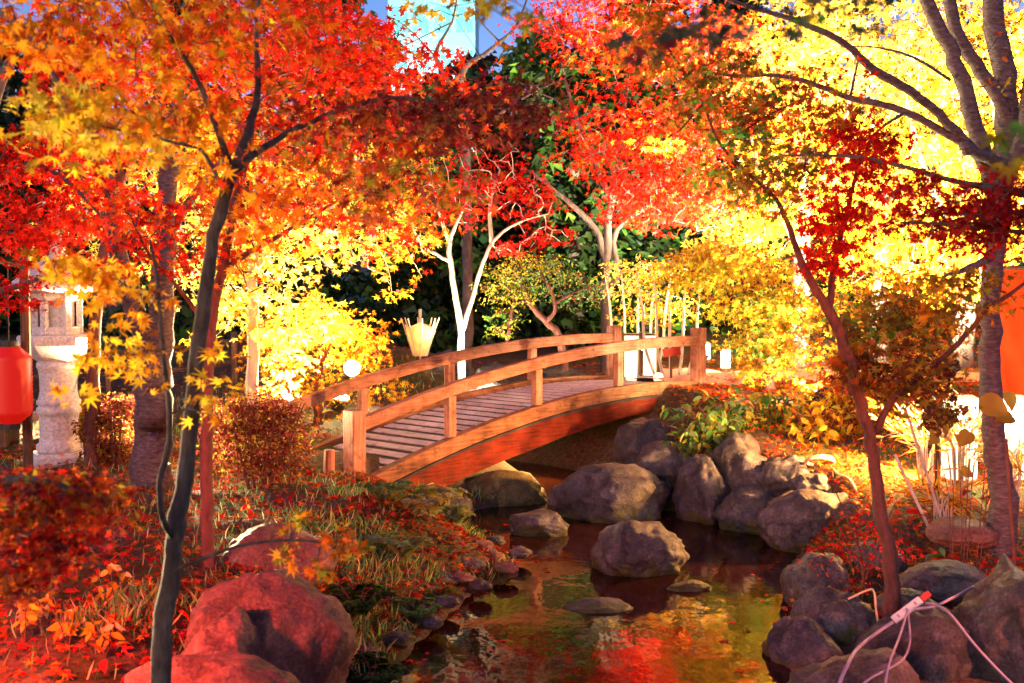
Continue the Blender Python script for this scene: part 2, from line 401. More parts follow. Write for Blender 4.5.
# ------------------------------------------------------------------ foliage
def leaf_template(kind):
    if kind in ('maple', 'maple5'):
        angs = [0, 42, -42, 84, -84, 128, -128] if kind == 'maple' else [0, 52, -52, 110, -110]
        lens = {0: 1.0, 42: .92, 84: .72, 128: .42, 52: .88, 110: .6}
        o = sorted(angs, reverse=True)
        v = [(-.02, 0, 0)]; f = []
        notch = []
        for i in range(len(o) + 1):
            if i == 0: a = o[0] + 22
            elif i == len(o): a = o[-1] - 22
            else: a = (o[i - 1] + o[i]) / 2
            r = .30 if 0 < i < len(o) else .16
            v.append((r * math.cos(R(a)), r * math.sin(R(a)), .02)); notch.append(len(v) - 1)
        for i, a in enumerate(o):
            l = lens[abs(a)]
            v.append((l * math.cos(R(a)), l * math.sin(R(a)), -.16 * l * l)); tip = len(v) - 1
            f.append((0, notch[i + 1], tip, notch[i]))
        return np.array(v), f
    if kind == 'oval':
        v = [(0, 0, 0), (.3, .24, .05), (.3, -.24, .05), (.3, 0, 0), (.7, .2, .0), (.7, -.2, .0), (.7, 0, -.05), (1.05, 0, -.2)]
        return np.array(v), [(0, 3, 1), (0, 2, 3), (3, 6, 4, 1), (3, 2, 5, 6), (6, 7, 4), (6, 5, 7)]
    if kind == 'heart':
        h = [(-.03, .16, .03), (.05, .33, .06), (.2, .45, .08), (.42, .47, .07), (.64, .38, .04), (.84, .2, .0)]
        v = [(0, 0, 0), (.45, 0, -.03), (1.02, 0, -.12)] + h + [(a, -b_, c) for a, b_, c in h]
        f = []
        for o_ in (3, 9):
            q = [0, o_, o_ + 1, o_ + 2, o_ + 3, o_ + 4, o_ + 5, 2]
            f += [(1, q[i], q[i + 1]) for i in range(7)] if o_ == 9 else [(1, q[i + 1], q[i]) for i in range(7)]
        return np.array(v), f
    if kind == 'dia':
        v = [(0, 0, 0), (.45, .3, .05), (1, 0, -.1), (.45, -.3, .05)]
        return np.array(v), [(0, 3, 2, 1)]
    if kind == 'clump':           # a small far-off spray: two crossed leaflets with a ragged outline
        v = [(0, 0, 0), (.5, .35, .1), (1, .1, -.1), (.45, -.3, .05), (.1, -.5, .2), (.2, .6, -.15), (.75, -.5, -.2)]
        return np.array(v), [(0, 3, 2, 1), (0, 5, 1), (0, 4, 6, 3)]
    if kind == 'needle':
        v = [(0, .03, 0), (0, -.03, 0), (.5, -.045, -.02), (.5, .045, -.02), (1, 0, -.22)]
        return np.array(v), [(0, 1, 2, 3), (3, 2, 4)]

def foliage_mesh(name, pos, nrm, tip, size, cols, kind):
    T, F = leaf_template(kind)
    n = len(pos); k = len(T)
    nrm = nrm / (np.linalg.norm(nrm, axis=1, keepdims=True) + 1e-9)
    tip = tip - nrm * np.sum(tip * nrm, axis=1, keepdims=True)
    tip = tip / (np.linalg.norm(tip, axis=1, keepdims=True) + 1e-9)
    side = np.cross(nrm, tip)
    rs = np.random.default_rng(n + k)
    curl = rs.uniform(.2, 2.2, n)[:, None]; wid = rs.uniform(.75, 1.1, n)[:, None]
    V = pos[:, None, :] + size[:, None, None] * (T[None, :, 0:1] * tip[:, None, :] + T[None, :, 1:2] * side[:, None, :] * wid[:, None] + T[None, :, 2:3] * curl[:, None] * nrm[:, None, :])
    me = bpy.data.meshes.new(name)
    me.vertices.add(n * k); me.vertices.foreach_set('co', V.reshape(-1).astype(np.float32))
    idx = np.concatenate([np.array(f) for f in F]); lens = np.array([len(f) for f in F])
    L = (np.arange(n)[:, None] * k + idx[None]).reshape(-1).astype(np.int32)
    starts1 = np.concatenate([[0], np.cumsum(lens)[:-1]])
    starts = (np.arange(n)[:, None] * lens.sum() + starts1[None]).reshape(-1).astype(np.int32)
    me.loops.add(len(L)); me.loops.foreach_set('vertex_index', L)
    me.polygons.add(len(starts)); me.polygons.foreach_set('loop_start', starts)
    me.update(calc_edges=True); me.validate()
    a = me.attributes.new('leaf_col', 'FLOAT_COLOR', 'POINT')
    C = np.ones((n, k, 4), np.float32)
    rim = np.clip(np.linalg.norm(T[:, :2], axis=1), 0, 1)[None, :, None] * rs.uniform(0, .75, n)[:, None, None]
    C[:, :, :3] = np.clip(cols, .003, .95)[:, None, :] * (1 - rim * np.array([.25, .6, .5])[None, None, :])
    a.data.foreach_set('color', C.reshape(-1))
    return me

PAL = dict(
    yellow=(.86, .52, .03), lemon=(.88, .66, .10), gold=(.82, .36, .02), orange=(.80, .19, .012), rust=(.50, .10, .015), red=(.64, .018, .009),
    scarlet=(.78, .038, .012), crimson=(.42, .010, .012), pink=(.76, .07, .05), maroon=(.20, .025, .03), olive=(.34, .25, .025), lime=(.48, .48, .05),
    green=(.09, .27, .045), dgreen=(.030, .060, .018), brown=(.22, .08, .03), dgrey=(.07, .09, .07), cream=(.80, .62, .30), bluegreen=(.05, .12, .07), sage=(.22, .42, .17))

def pick(rng, pal, n, jit=.18):
    names = list(pal); w = np.array([pal[k] for k in names], float); w /= w.sum()
    c = np.array([PAL[k] for k in names])[rng.choice(len(names), n, p=w)]
    c2 = np.array([PAL[k] for k in names])[rng.choice(len(names), n, p=w)]
    t = rng.uniform(0, .45, (n, 1))
    c = c * (1 - t) + c2 * t
    c = c * np.exp(rng.normal(0, jit, (n, 1))) * np.exp(rng.normal(0, .10, (n, 3)))
    return np.clip(c, .004, .92)

def crown(rng, blobs, leaf, up=.7, rnd=.75, droop=.35, dens=1.0):
    """leaves in flat layered sprays spread through blobs; returns arrays and the spray centres (for twigs)"""
    P, Nn, T, S, Cc, centres = [], [], [], [], [], []
    for (px, py, Y, rx, ry, rd, ns, per, pal) in blobs:
        c = np.array(at(px, py, Y)); k = Y / FPX; ns = max(2, int(ns * dens))
        rad = np.array([rx * k, rd, ry * k])
        d = rng.normal(size=(ns, 3)); d /= np.linalg.norm(d, axis=1, keepdims=True)
        sc_ = c + d * rad * (rng.uniform(0.02, 1, (ns, 1)) ** .42)
        centres.append(sc_)
        sr = max(.05, min(rad.max() * .42, leaf * 7))
        tint = np.exp(rng.normal(0, .16, (ns, 1)))
        names = list(pal); w = np.array([pal[q] for q in names], float); w /= w.sum()
        for i in range(ns):
            m = max(2, int(per * rng.uniform(.6, 1.4)))
            ang = rng.uniform(0, 2 * math.pi)
            ax = np.array([math.cos(ang), math.sin(ang), rng.normal(-.12, .22)])
            lat = np.array([-math.sin(ang), math.cos(ang), rng.normal(0, .25)])
            u = rng.uniform(-1, 1, m); v = rng.normal(0, .38, m) * (1.15 - np.abs(u))
            hh = rng.normal(0, .10, m) - .15 * u * u
            p = sc_[i] + sr * (u[:, None] * ax + v[:, None] * lat + hh[:, None] * np.array([0, 0, 1.]))
            P.append(p)
            Nn.append(rng.normal(0, rnd, (m, 3)) + np.array([0, 0, up]))
            t = ax * np.sign(u + .3)[:, None] + lat * np.sign(v)[:, None] * .8 + rng.normal(0, .45, (m, 3)); t[:, 2] -= droop * 2
            T.append(t)
            S.append(leaf * rng.uniform(.6, 1.15, m))
            own = {q: ww for q, ww in pal.items()}
            own[names[rng.choice(len(names), p=w)]] = own[names[0]] + sum(pal.values()) * .8     # each spray leans to one hue
            Cc.append(pick(rng, own, m) * tint[i])
    return map(np.concatenate, (P, Nn, T, S, Cc, centres))

def catmull(pts, rad, n=5):
    pts = [Vector(p) for p in pts]
    if len(pts) < 3: return pts, list(rad)
    out, ro = [], []
    for i in range(len(pts) - 1):
        p0 = pts[max(i - 1, 0)]; p1 = pts[i]; p2 = pts[i + 1]; p3 = pts[min(i + 2, len(pts) - 1)]
        for j in range(n):
            t = j / n
            out.append(.5 * ((2 * p1) + (p2 - p0) * t + (2 * p0 - 5 * p1 + 4 * p2 - p3) * t * t + (3 * p1 - p0 - 3 * p2 + p3) * t ** 3))
            ro.append(rad[i] * (1 - t) + rad[i + 1] * t)
    out.append(pts[-1]); ro.append(rad[-1])
    return out, ro

def twig_tubes(mbs, owner, rng, nodes, centres, r0=.006, r1=.002, maxlen=2.5):
    """a branching network: every spray joins the nearest wood"""
    nodes = np.array(nodes); cs = np.array(centres)
    if not len(cs): return
    d0 = np.min(np.linalg.norm(cs[:, None] - nodes[None], axis=2), axis=1)
    arr = np.array(nodes); own = list(owner)
    for i in np.argsort(d0):
        dd = np.linalg.norm(arr - cs[i], axis=1)
        j = int(np.argmin(dd))
        if dd[j] > maxlen: continue
        a, b = Vector(arr[j]), Vector(cs[i])
        m = (a + b) / 2 + Vector(rng.normal(0, .07, 3)) * dd[j] + Vector((0, 0, .06 * dd[j]))
        rr = r0 if j < len(nodes) else (r0 + r1) / 2
        mbs[own[j]].tube([a, m, b], [rr, (rr + r1) / 2, r1], 4, False)
        arr = np.vstack([arr, [tuple(m)], cs[i]]); own += [own[j], own[j]]

def tree(name, label, cat, base, branches, blobs, leaf=.05, kind='maple5', bark='bark_dark', group=None, seed=1, twigs=True, up=.7, rnd=.75, droop=.35, tr=(.006, .002), mat='leaf', tn=8, dens=1.0, crown_name='crown', trunk_name='trunk'):
    rng = np.random.default_rng(seed)
    base = Vector(base)
    t = thing(name, label, cat, base, group=group)
    nodes = []; owner = []; mbs = []
    for bi, (pts, rads) in enumerate(branches):
        P = [p if isinstance(p, Vector) else at(*p) for p in pts]
        P, rr = catmull(P, rads)
        for i in range(1, len(P) - 1):
            P[i] = P[i] + Vector(rng.normal(0, .12, 3)) * rr[i]
        rr = [r * (1 + .035 * float(rng.normal())) if 0 < i < len(rr) - 1 else r for i, r in enumerate(rr)]
        q = P[len(P) // 3 if bi == 0 else 0:]
        nodes += [tuple(p) for p in q]; owner += [bi] * len(q)
        mb = MB(); mb.tube(P, rr, tn); mbs.append(mb)
    P, Nn, T, S, C, cs = crown(rng, blobs, leaf, up, rnd, droop, dens)
    if twigs and nodes: twig_tubes(mbs, owner, rng, nodes, cs, *tr)
    for bi, mb in enumerate(mbs):
        mb.v = [Vector(v) - base for v in mb.v]
        mb.build(trunk_name if bi == 0 else 'branch', M[bark], t, smooth=True)
    me = foliage_mesh(crown_name, P - np.array(base), Nn, T, S, C, kind)
    link(crown_name, me, M[mat], t)
    return t

# ------------------------------------------------------------------ the setting: ground, water, path
def axis(lo, hi, d0, d1, step):
    a = list(np.arange(d0, d1 + 1e-6, step))
    s = step; x = d1
    while x < hi: s *= 1.22; x += s; a.append(x)
    s = step; x = d0
    while x > lo: s *= 1.22; x -= s; a.insert(0, x)
    return np.array(a)
gx = axis(-160, 160, -6, 6, .075); gy = axis(-12, 420, 3, 16.5, .075)
X, Y_ = np.meshgrid(gx, gy)
Z = gh(X, Y_)
nz = np.array([noise.fractal(Vector((x * 2.2, y * 2.2, 0)), 1.0, 2.0, 4) for x, y in zip(X.ravel(), Y_.ravel())]).reshape(X.shape)
Z = Z + np.where(pond_sd(X, Y_) > 0, .035 * nz, 0)
nx, ny = len(gx), len(gy)
fs = [(j * nx + i, j * nx + i + 1, (j + 1) * nx + i + 1, (j + 1) * nx + i) for j in range(ny - 1) for i in range(nx - 1)]
me = bpy.data.meshes.new('ground'); me.from_pydata(np.stack([X, Y_, Z], -1).reshape(-1, 3).tolist(), [], fs); me.update()
me.polygons.foreach_set('use_smooth', [True] * len(me.polygons))
tag(link('ground', me, M['ground']), kind='structure')

mb = MB()
wp = [Vector((x, y, 0)) for x, y in POND]
cen = Vector((.5, 8, 0))
me = bpy.data.meshes.new('water')
bm = bmesh.new()
vsx = [bm.verts.new((p.x + (p.x - .5) * .25 + (.3 if p.x > .5 else -.3), p.y + (.3 if p.y > 12 else -.4 if p.y < 4 else 0), 0)) for p in wp]
bm.faces.new(vsx); bmesh.ops.triangulate(bm, faces=bm.faces); bm.to_mesh(me); bm.free()
tag(link('water', me, M['water']), kind='structure')

# path leading from the bridge's far end
def ribbon(name, centre, width, dz, mat):
    mb = MB(); P, _ = catmull(centre, [1] * len(centre), 10)
    n = 10; v = []; f = []
    for i, p in enumerate(P):
        t = (P[min(i + 1, len(P) - 1)] - P[max(i - 1, 0)]).normalized(); s = Vector((-t.y, t.x, 0))
        for k in range(n + 1):
            w = width * (1 + .12 * math.sin(i * .7)) * (k / n - .5)
            q = p + s * w; v.append((q.x, q.y, G(q.x, q.y) + dz + .012 - .03 * abs(k / n - .5)))
    for i in range(len(P) - 1):
        for k in range(n): f.append((i * (n + 1) + k, i * (n + 1) + k + 1, (i + 1) * (n + 1) + k + 1, (i + 1) * (n + 1) + k))
    mb.add(v, f); return tag(mb.build(name, mat, smooth=True), kind='structure')
ribbon('path', [Vector((1.75, 13.7, 0)), Vector((2.6, 14.4, 0)), Vector((3.8, 14.6, 0)), Vector((5.6, 14.2, 0)), Vector((8, 13.2, 0))], 1.9, .03, M['path'])

# ------------------------------------------------------------------ the arched bridge
A0 = Vector((-1.334, 9.6, 0)); B0 = Vector((2.197, 13.4, 0))
AX = (B0 - A0); BL = AX.length; AX.normalize(); NB = Vector((-AX.y, AX.x, 0))
BW = 1.25
br = thing('arched_bridge', 'arched wooden footbridge with curved handrails and red side girders over the pond', 'bridge', A0, math.atan2(AX.y, AX.x))
# local frame: x along the bridge, y across (0 = pond side), z up
def dz(s): return .30 + 1.55 * s - .98 * s * s
def rz_(s): return .90 + 1.283 * s - .726 * s * s
def sweep(s0, s1, y, w, top, bot, n=40):
    mb = MB(); v = []; f = []
    for i in range(n + 1):
        s = s0 + (s1 - s0) * i / n; x = s * BL
        zt, zb = top(s), bot(s)
        v += [(x, y - w / 2, zb), (x, y + w / 2, zb), (x, y + w / 2, zt), (x, y - w / 2, zt)]
    for i in range(n):
        for k in range(4): f.append((i * 4 + k, i * 4 + (k + 1) % 4, i * 4 + 4 + (k + 1) % 4, i * 4 + 4 + k))
    f += [(3, 2, 1, 0), (n * 4, n * 4 + 1, n * 4 + 2, n * 4 + 3)]
    mb.add(v, f); return mb
mb = MB()
npl = int(BL / .158)
for i in range(-2, npl + 1):
    s = (i + .5) / npl; sl = math.atan((1.55 - 1.96 * s) / BL)
    Mx = Matrix.Rotation(-sl, 3, 'Y') @ Matrix.Rotation(random.Random(i).uniform(-.012, .012), 3, 'Z')
    mb.box((s * BL, BW / 2, dz(s) - .011), .098, BW - .16, .034, Mx)
mb.build('deck_boards', M['wood_deck'], br, bevel=.004)
sweep(-.045, 1.02, BW / 2, BW - .17, lambda s: dz(s) - .003, lambda s: dz(s) - .075).build('deck_underlay', M['wood_under'], br)  # dark board colour stands in for shade in the plank gaps
for y in (0, BW):
    sweep(.012, .995, y, .10, lambda s: dz(s) + .055, lambda s: dz(s) - .085).build('kerb_beam', M['wood_kerb'], br, bevel=.008)
    sweep(.02, 1.0, y + (.025 if y == 0 else -.025), .13, lambda s: dz(s) - .10, lambda s: dz(s) - .365 + .12 * max(0, min(1, (s - .42) / .5)) + .06 * max(0, (.12 - s) / .12)).build('girder', M['wood_red'], br, bevel=.008)
    sweep(.0, 1.0, y + (-.035 if y == 0 else .035), .05, lambda s: dz(s) - .089, lambda s: dz(s) - .112).build('drip_board', M['wood_under'], br)
    sweep(.013, .987, y, .085, rz_, lambda s: rz_(s) - .115).build('handrail', M['wood_rail'], br, bevel=.012)
    for s, w in ((0, .14), (1, .14)):
        mb = MB(); mb.box((s * BL, y, (dz(s) - .22 + dz(s) + .685) / 2), w, w, .905)
        o = mb.build('end_post', M['wood_post'], br, bevel=.012)
    for s in (.217, .448, .703):
        mb = MB(); zb, zt = dz(s) + .057, rz_(s) - .117
        mb.box((s * BL, y, (zb + zt) / 2), .095, .07, zt - zb)
        mb.build('baluster', M['wood_post'], br, bevel=.008)
mb = MB(); mb.tube([(.83 * BL, -.043, dz(.83) - .2), (.83 * BL, -.062, dz(.83) - .2)], .028, 12)
mb.build('bolt_head', M['black'], br)

# short log post at the bridge foot
p = on(328, 9.45)
mb = MB(); mb.tube([p * 0 + Vector((0, 0, -.1)), Vector((0, 0, .08)), Vector((0.004, 0, .2))], [.05, .048, .045], 12)
tag(mb.build('stub_post', M['wood_post'], None, p, smooth=False, bevel=.006), 'short round log post standing at the left foot of the bridge', 'post')

# ------------------------------------------------------------------ rocks
def rock(px, py_top, py_bot, px0, px1, Y, mat='rock', seed=0, depth=None, label='', group=None, rough=.22, sink=.0, name='boulder'):
    """a boulder spanning px0..px1 and py_top..py_bot as surveyed, Y metres away"""
    a = at(px, py_bot, Y); k = Y / FPX
    w = (px1 - px0) * k; h = (py_bot - py_top) * k
    cx = at((px0 + px1) / 2, py_bot, Y)
    rx, rzv = w / 2, h * (.62 + sink)
    ry = depth / 2 if depth else rx * .8
    bm = bmesh.new(); bmesh.ops.create_icosphere(bm, subdivisions=5, radius=1)
    off = Vector((seed * 7.31, seed * 3.17, seed * 1.9))
    rg = random.Random(seed)
    planes = [(Vector((rg.gauss(0, 1), rg.gauss(0, 1), rg.gauss(.2, .8))).normalized(), rg.uniform(.72, .95)) for _ in range(8)]
    for v in bm.verts:
        n = v.co.normalized(); p = n.copy()
        for (pn, pd) in planes:                      # worn facets
            d = p.dot(pn)
            if d > pd: p -= pn * (d - pd) * .7
        nn = noise.fractal(n * 1.3 + off, 1.0, 2.1, 3) * rough + (abs(noise.fractal(n * 3.2 + off, .9, 2.0, 4)) - .25) * .07 + noise.fractal(n * 17 + off, .9, 2.0, 3) * .012
        p = p * (1 + nn)
        v.co = Vector((p.x * rx, p.y * ry, p.z * rzv))
    me = bpy.data.meshes.new(name); bm.to_mesh(me); bm.free()
    co = np.array([v.co for v in me.vertices])
    # true span back to the surveyed width and top
    co[:, 0] = (co[:, 0] - co[:, 0].min()) / np.ptp(co[:, 0]) * w - w / 2
    zt = co[:, 2].max()
    me.vertices.foreach_set('co', co.reshape(-1)); me.update()
    me.polygons.foreach_set('use_smooth', [True] * len(me.polygons))
    top = at(px, py_top, Y).z
    o = link(name, me, M[mat], None, (cx.x, Y, top - zt))
    return tag(o, label, 'rock', group)

WR = 'stones standing in the water'; BR = 'boulders along the right bank'; LR = 'boulders on the left bank'
rock(640, 518, 574, 590, 692, 8.1, 'rock', 3, .6, 'rounded mossy boulder standing alone mid pond, tallest stone in the water', WR)
rock(540, 510, 540, 509, 570, 9.3, 'rock', 5, .35, 'small pale stone in the pond, left of the tall mossy boulder', WR)
rock(600, 598, 617, 561, 640, 7.1, 'rock', 7, .3, 'flat long stone barely above the water in mid pond', WR, .12)
rock(686, 580, 593, 664, 712, 7.55, 'rock', 9, .2, 'small flat stone in the water right of the mossy boulder', WR, .12)
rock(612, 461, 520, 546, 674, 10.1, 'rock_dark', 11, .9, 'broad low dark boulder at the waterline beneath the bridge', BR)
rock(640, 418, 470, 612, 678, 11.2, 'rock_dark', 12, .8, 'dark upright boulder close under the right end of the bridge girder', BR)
rock(662, 440, 484, 630, 694, 10.7, 'rock', 13, .7, 'reddish rounded boulder under the bridge behind the leafy green shrub', BR)
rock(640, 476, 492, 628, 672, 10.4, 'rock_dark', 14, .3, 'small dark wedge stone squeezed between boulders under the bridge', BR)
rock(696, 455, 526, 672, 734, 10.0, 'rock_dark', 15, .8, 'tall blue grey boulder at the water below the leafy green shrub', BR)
rock(735, 432, 505, 702, 772, 10.1, 'rock', 16, .9, 'big round boulder directly under the drooping green shrub leaves', BR)
rock(748, 486, 534, 713, 790, 9.5, 'rock', 17, .6, 'sloping grey boulder with one foot in the water, mid right bank', BR)
rock(808, 486, 550, 754, 874, 8.9, 'rock', 18, .9, 'long humped boulder at the water with red leaves lying on it', BR)
rock(784, 454, 498, 756, 818, 9.6, 'rock', 19, .6, 'leaning oval boulder behind the long humped one', BR)
rock(808, 473, 497, 789, 834, 9.2, 'rock', 20, .35, 'small smooth egg shaped stone beside the coiled hose', BR)
rock(763, 437, 460, 735, 795, 10.6, 'rock', 21, .5, 'flat tan slab lying above the boulders near the green shrub', BR, .12)
rock(857, 498, 545, 832, 892, 8.3, 'rock', 22, .6, 'lumpy boulder behind the red leaved shrub and leaning trunk', BR)
rock(814, 551, 614, 782, 856, 7.2, 'rock', 23, .6, 'round grey boulder at the water with a red leaf on top', BR)
rock(836, 590, 690, 786, 892, 6.5, 'rock', 24, .6, 'angular mossy boulder sloping into the water below the thin trunk', BR)
rock(925, 597, 740, 846, 1006, 6.0, 'rock_dark', 25, 1.1, 'large dark boulder carrying the white power strip', BR)
rock(850, 648, 760, 785, 940, 5.3, 'rock', 37, .8, 'sloping pinkish slab at the bottom edge left of the large dark boulder', BR)
rock(800, 618, 672, 764, 842, 6.15, 'rock_dark', 38, .5, 'dark wet boulder at the water edge below the angular mossy one', BR)
rock(1002, 570, 720, 953, 1085, 5.75, 'rock', 26, 1.2, 'pointed brown boulder beside the power strip, tallest on the right bank', BR)
rock(905, 590, 620, 876, 935, 6.35, 'rock', 27, .35, 'small bluish boulder at the foot of the leaning trunk', BR)
rock(930, 562, 596, 890, 990, 6.7, 'rock', 28, .5, 'low broad stone half buried under red leaves right of the trunk', BR, .14)
rock(885, 540, 575, 850, 905, 7.3, 'rock', 29, .4, 'stone tucked beneath the red leaved shrub', BR)
rock(960, 520, 545, 925, 1000, 7.4, 'rock_pink', 30, .5, 'flat pinkish stone on the leaf covered bank by the cherry trunk', BR, .14)
rock(905, 508, 530, 870, 940, 8.2, 'rock_pink', 31, .5, 'flat orange lit slab behind the thin leaning trunk', BR, .14)

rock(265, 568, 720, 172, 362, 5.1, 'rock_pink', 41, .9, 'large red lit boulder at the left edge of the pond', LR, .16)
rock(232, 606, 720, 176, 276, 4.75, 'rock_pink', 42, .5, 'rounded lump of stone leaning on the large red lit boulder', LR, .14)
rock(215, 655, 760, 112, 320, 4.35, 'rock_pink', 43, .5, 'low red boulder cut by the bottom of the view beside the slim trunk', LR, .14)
rock(350, 496, 545, 298, 400, 8.6, 'rock', 44, .7, 'smooth rounded boulder below the left end of the bridge', LR, .12)
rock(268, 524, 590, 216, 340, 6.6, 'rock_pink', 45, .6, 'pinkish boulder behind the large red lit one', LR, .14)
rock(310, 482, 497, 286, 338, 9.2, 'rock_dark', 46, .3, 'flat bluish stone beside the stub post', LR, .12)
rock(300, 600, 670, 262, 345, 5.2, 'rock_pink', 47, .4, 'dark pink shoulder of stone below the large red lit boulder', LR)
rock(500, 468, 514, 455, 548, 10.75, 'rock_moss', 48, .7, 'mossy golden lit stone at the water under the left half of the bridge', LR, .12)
rock(435, 486, 520, 402, 476, 10.1, 'rock_dark', 49, .5, 'dark low stone at the foot of the girder near the ferns', LR, .12)
for i, (px, t, b, x0, x1, Y, m, lb) in enumerate([
        (372, 356, 400, 330, 420, 15.2, 'rock_dark', 'dark mound of rock behind the umbrella lantern end of the handrail'),
        (440, 350, 395, 400, 480, 14.6, 'rock', 'lilac grey boulder behind the bridge below the white barked tree'),
        (490, 362, 400, 462, 525, 14.2, 'rock_dark', 'dark boulder glimpsed through the handrail at mid bridge'),
        (650, 372, 398, 618, 690, 15.2, 'rock_dark', 'low dark rock beyond the right half of the bridge'),
        (560, 366, 396, 530, 592, 14.6, 'rock', 'grey rock beyond the middle of the bridge')]):
    rock(px, t, b, x0, x1, Y, m, 60 + i, .7, lb, 'rocks behind the bridge')
# small shore stones
rs = random.Random(5)
cnt = 0
SH = [(447, 548, 13), (470, 560, 12), (492, 557, 9), (436, 566, 10), (415, 556, 9), (460, 578, 10), (424, 590, 8), (480, 585, 8), (505, 568, 9), (446, 602, 9), (412, 610, 10),
      (398, 578, 9), (520, 552, 8), (472, 541, 8), (380, 600, 9), (430, 622, 9), (398, 640, 11), (455, 528, 8), (495, 541, 7), (388, 622, 8), (366, 655, 11), (410, 536, 8), (440, 512, 14), (395, 520, 9), (462, 566, 16), (440, 580, 13), (476, 549, 13), (404, 592, 12)]
for i, (px, py, r) in enumerate(SH):
    Y = 1.90 * FPX / (py - 290)
    rock(px, py - r * .75, py + r * .45, px - r * 1.5, px + r * 1.6, Y, ['rock', 'rock_dark', 'rock_pink'][i % 3], 80 + i, None,
         'small rounded stone among red fallen leaves on the left shore', 'small stones on the left shore', .2, name='shore_stone')

# ------------------------------------------------------------------ stone lantern, bench, red lantern, fence on the left
p = on(57, 10.1)
ln = thing('stone_lantern', 'tall pale granite garden lantern with ringed round shaft on the left lawn', 'stone lantern', p)
def oct_lathe(prof, n=6, rot=0): 
    mb = MB(); mb.lathe(prof, n, rot=rot); return mb
oct_lathe([(.38, -.12), (.40, -.02), (.40, .035), (.36, .06)], 6, .3).build('base', M['stone'], ln, bevel=.01)
mb = MB(); mb.lathe([(.24, .06), (.255, .08), (.255, .12), (.225, .135), (.215, .20), (.218, .36), (.225, .395), (.245, .405), (.25, .43), (.245, .45), (.225, .46), (.225, .475), (.245, .485), (.245, .515), (.225, .53), (.205, .60), (.21, .74), (.225, .80), (.24, .815), (.24, .85), (.2, .87)], 32)
me = mb.mesh('shaft', True); link('shaft', me, M['stone'], ln)
oct_lathe([(.22, .86), (.30, .90), (.42, .99), (.44, 1.01), (.45, 1.08), (.42, 1.095), (.30, 1.10)], 6, .3).build('platform', M['stone'], ln, bevel=.008)
mb = MB()
for k in range(6):                                     # firebox: six corner posts, sill and head leave window openings
    a = .3 + k * math.pi / 3; mb.box((.245 * math.cos(a), .245 * math.sin(a), 1.285), .07, .07, .37, Matrix.Rotation(a, 3, 'Z'))
mb.lathe([(.27, 1.1), (.27, 1.17)], 6, rot=.3); mb.lathe([(.27, 1.40), (.27, 1.47)], 6, rot=.3)
fb = mb.build('firebox', M['stone'], ln, bevel=.006)
mb = MB(); mb.lathe([(.19, 1.17), (.19, 1.40)], 6, rot=.3); mb.build('firebox_core', M['stone'], ln)
oct_lathe([(.30, 1.47), (.52, 1.50), (.54, 1.54), (.50, 1.56), (.33, 1.66), (.20, 1.74), (.12, 1.77)], 6, .3).build('roof', M['stone'], ln, bevel=.01)
mb = MB(); mb.lathe([(.09, 1.76), (.12, 1.80), (.13, 1.85), (.10, 1.92), (.03, 1.99), (.005, 2.0)], 20); mb.build('finial', M['stone'], ln, smooth=True)

for ch in ln.children:
    ch.data.transform(Matrix.Diagonal((.76, .76, 1, 1)))

p = on(27, 11.0)
bn = thing('wooden_bench', 'low brown plank bench standing behind the stone lantern', 'bench', p)
mb = MB(); mb.box((0, 0, .27), .62, .36, .05); mb.build('seat', M['wood_rail'], bn, bevel=.008)
for x in (-.2, .2):
    mb = MB(); mb.box((x, 0, .11), .08, .30, .268); mb.build('leg', M['wood_dark'], bn, bevel=.005)

p = on(8, 9.0)
rl = thing('hanging_red_lantern', 'glowing red paper lantern hanging from a post at the left edge', 'lantern', p)
pz = G(p.x, 9.0)
zc = at(8, 385, 9).z - pz
mb = MB(); mb.lathe([((.06 + .112 * min(1, math.sin(math.pi * (q + .5) / 41) * 2.2)) * (1 - .035 * (q % 2)), zc + .31 - .62 * q / 40) for q in range(41)], 28); mb.build('paper_body', M['paper_red'], rl, smooth=True)
mb = MB(); mb.lathe([(.075, zc + .30), (.075, zc + .35)], 20); mb.lathe([(.075, zc - .35), (.075, zc - .30)], 20); mb.build('cap_ring', M['black'], rl)
p2 = on(25, 9.2)
mb = MB(); h = at(25, 300, 9.2).z - p2.z + .35
mb.tube([(0, 0, -.1), (0, 0, h)], .04, 10); mb.tube([(.02, 0, h - .08), (-.14, -.2, h - .04)], .018, 8)
tag(mb.build('lantern_post', M['wood_dark'], None, p2), 'dark wooden post carrying the red lantern at the left edge', 'post')
mb = MB(); mb.tube([(0, 0, zc + .34), (.003, 0, p2.z + h - .05 - p.z)], .005, 6); mb.build('cord', M['black'], rl)

fence = thing('rail_fence', 'low dark wooden rail fence behind the lantern and the left trees', 'fence', on(90, 14.5))
fb0 = Vector(fence.location)
for k in range(9):
    q = on(-60 + k * 42, 14.5 + .05 * k) - fb0
    mb = MB(); mb.box((q.x, q.y, q.z + .3), .07, .07, .8); mb.build('fence_post', M['wood_dark'], fence)
for hz in (.30, .58):
    pts = [on(-60 + k * 42, 14.56 + .05 * k) - fb0 + Vector((0, 0, hz)) for k in range(9)]
    mb = MB(); mb.tube(pts, .03, 6); mb.build('fence_rail', M['wood_dark'], fence)

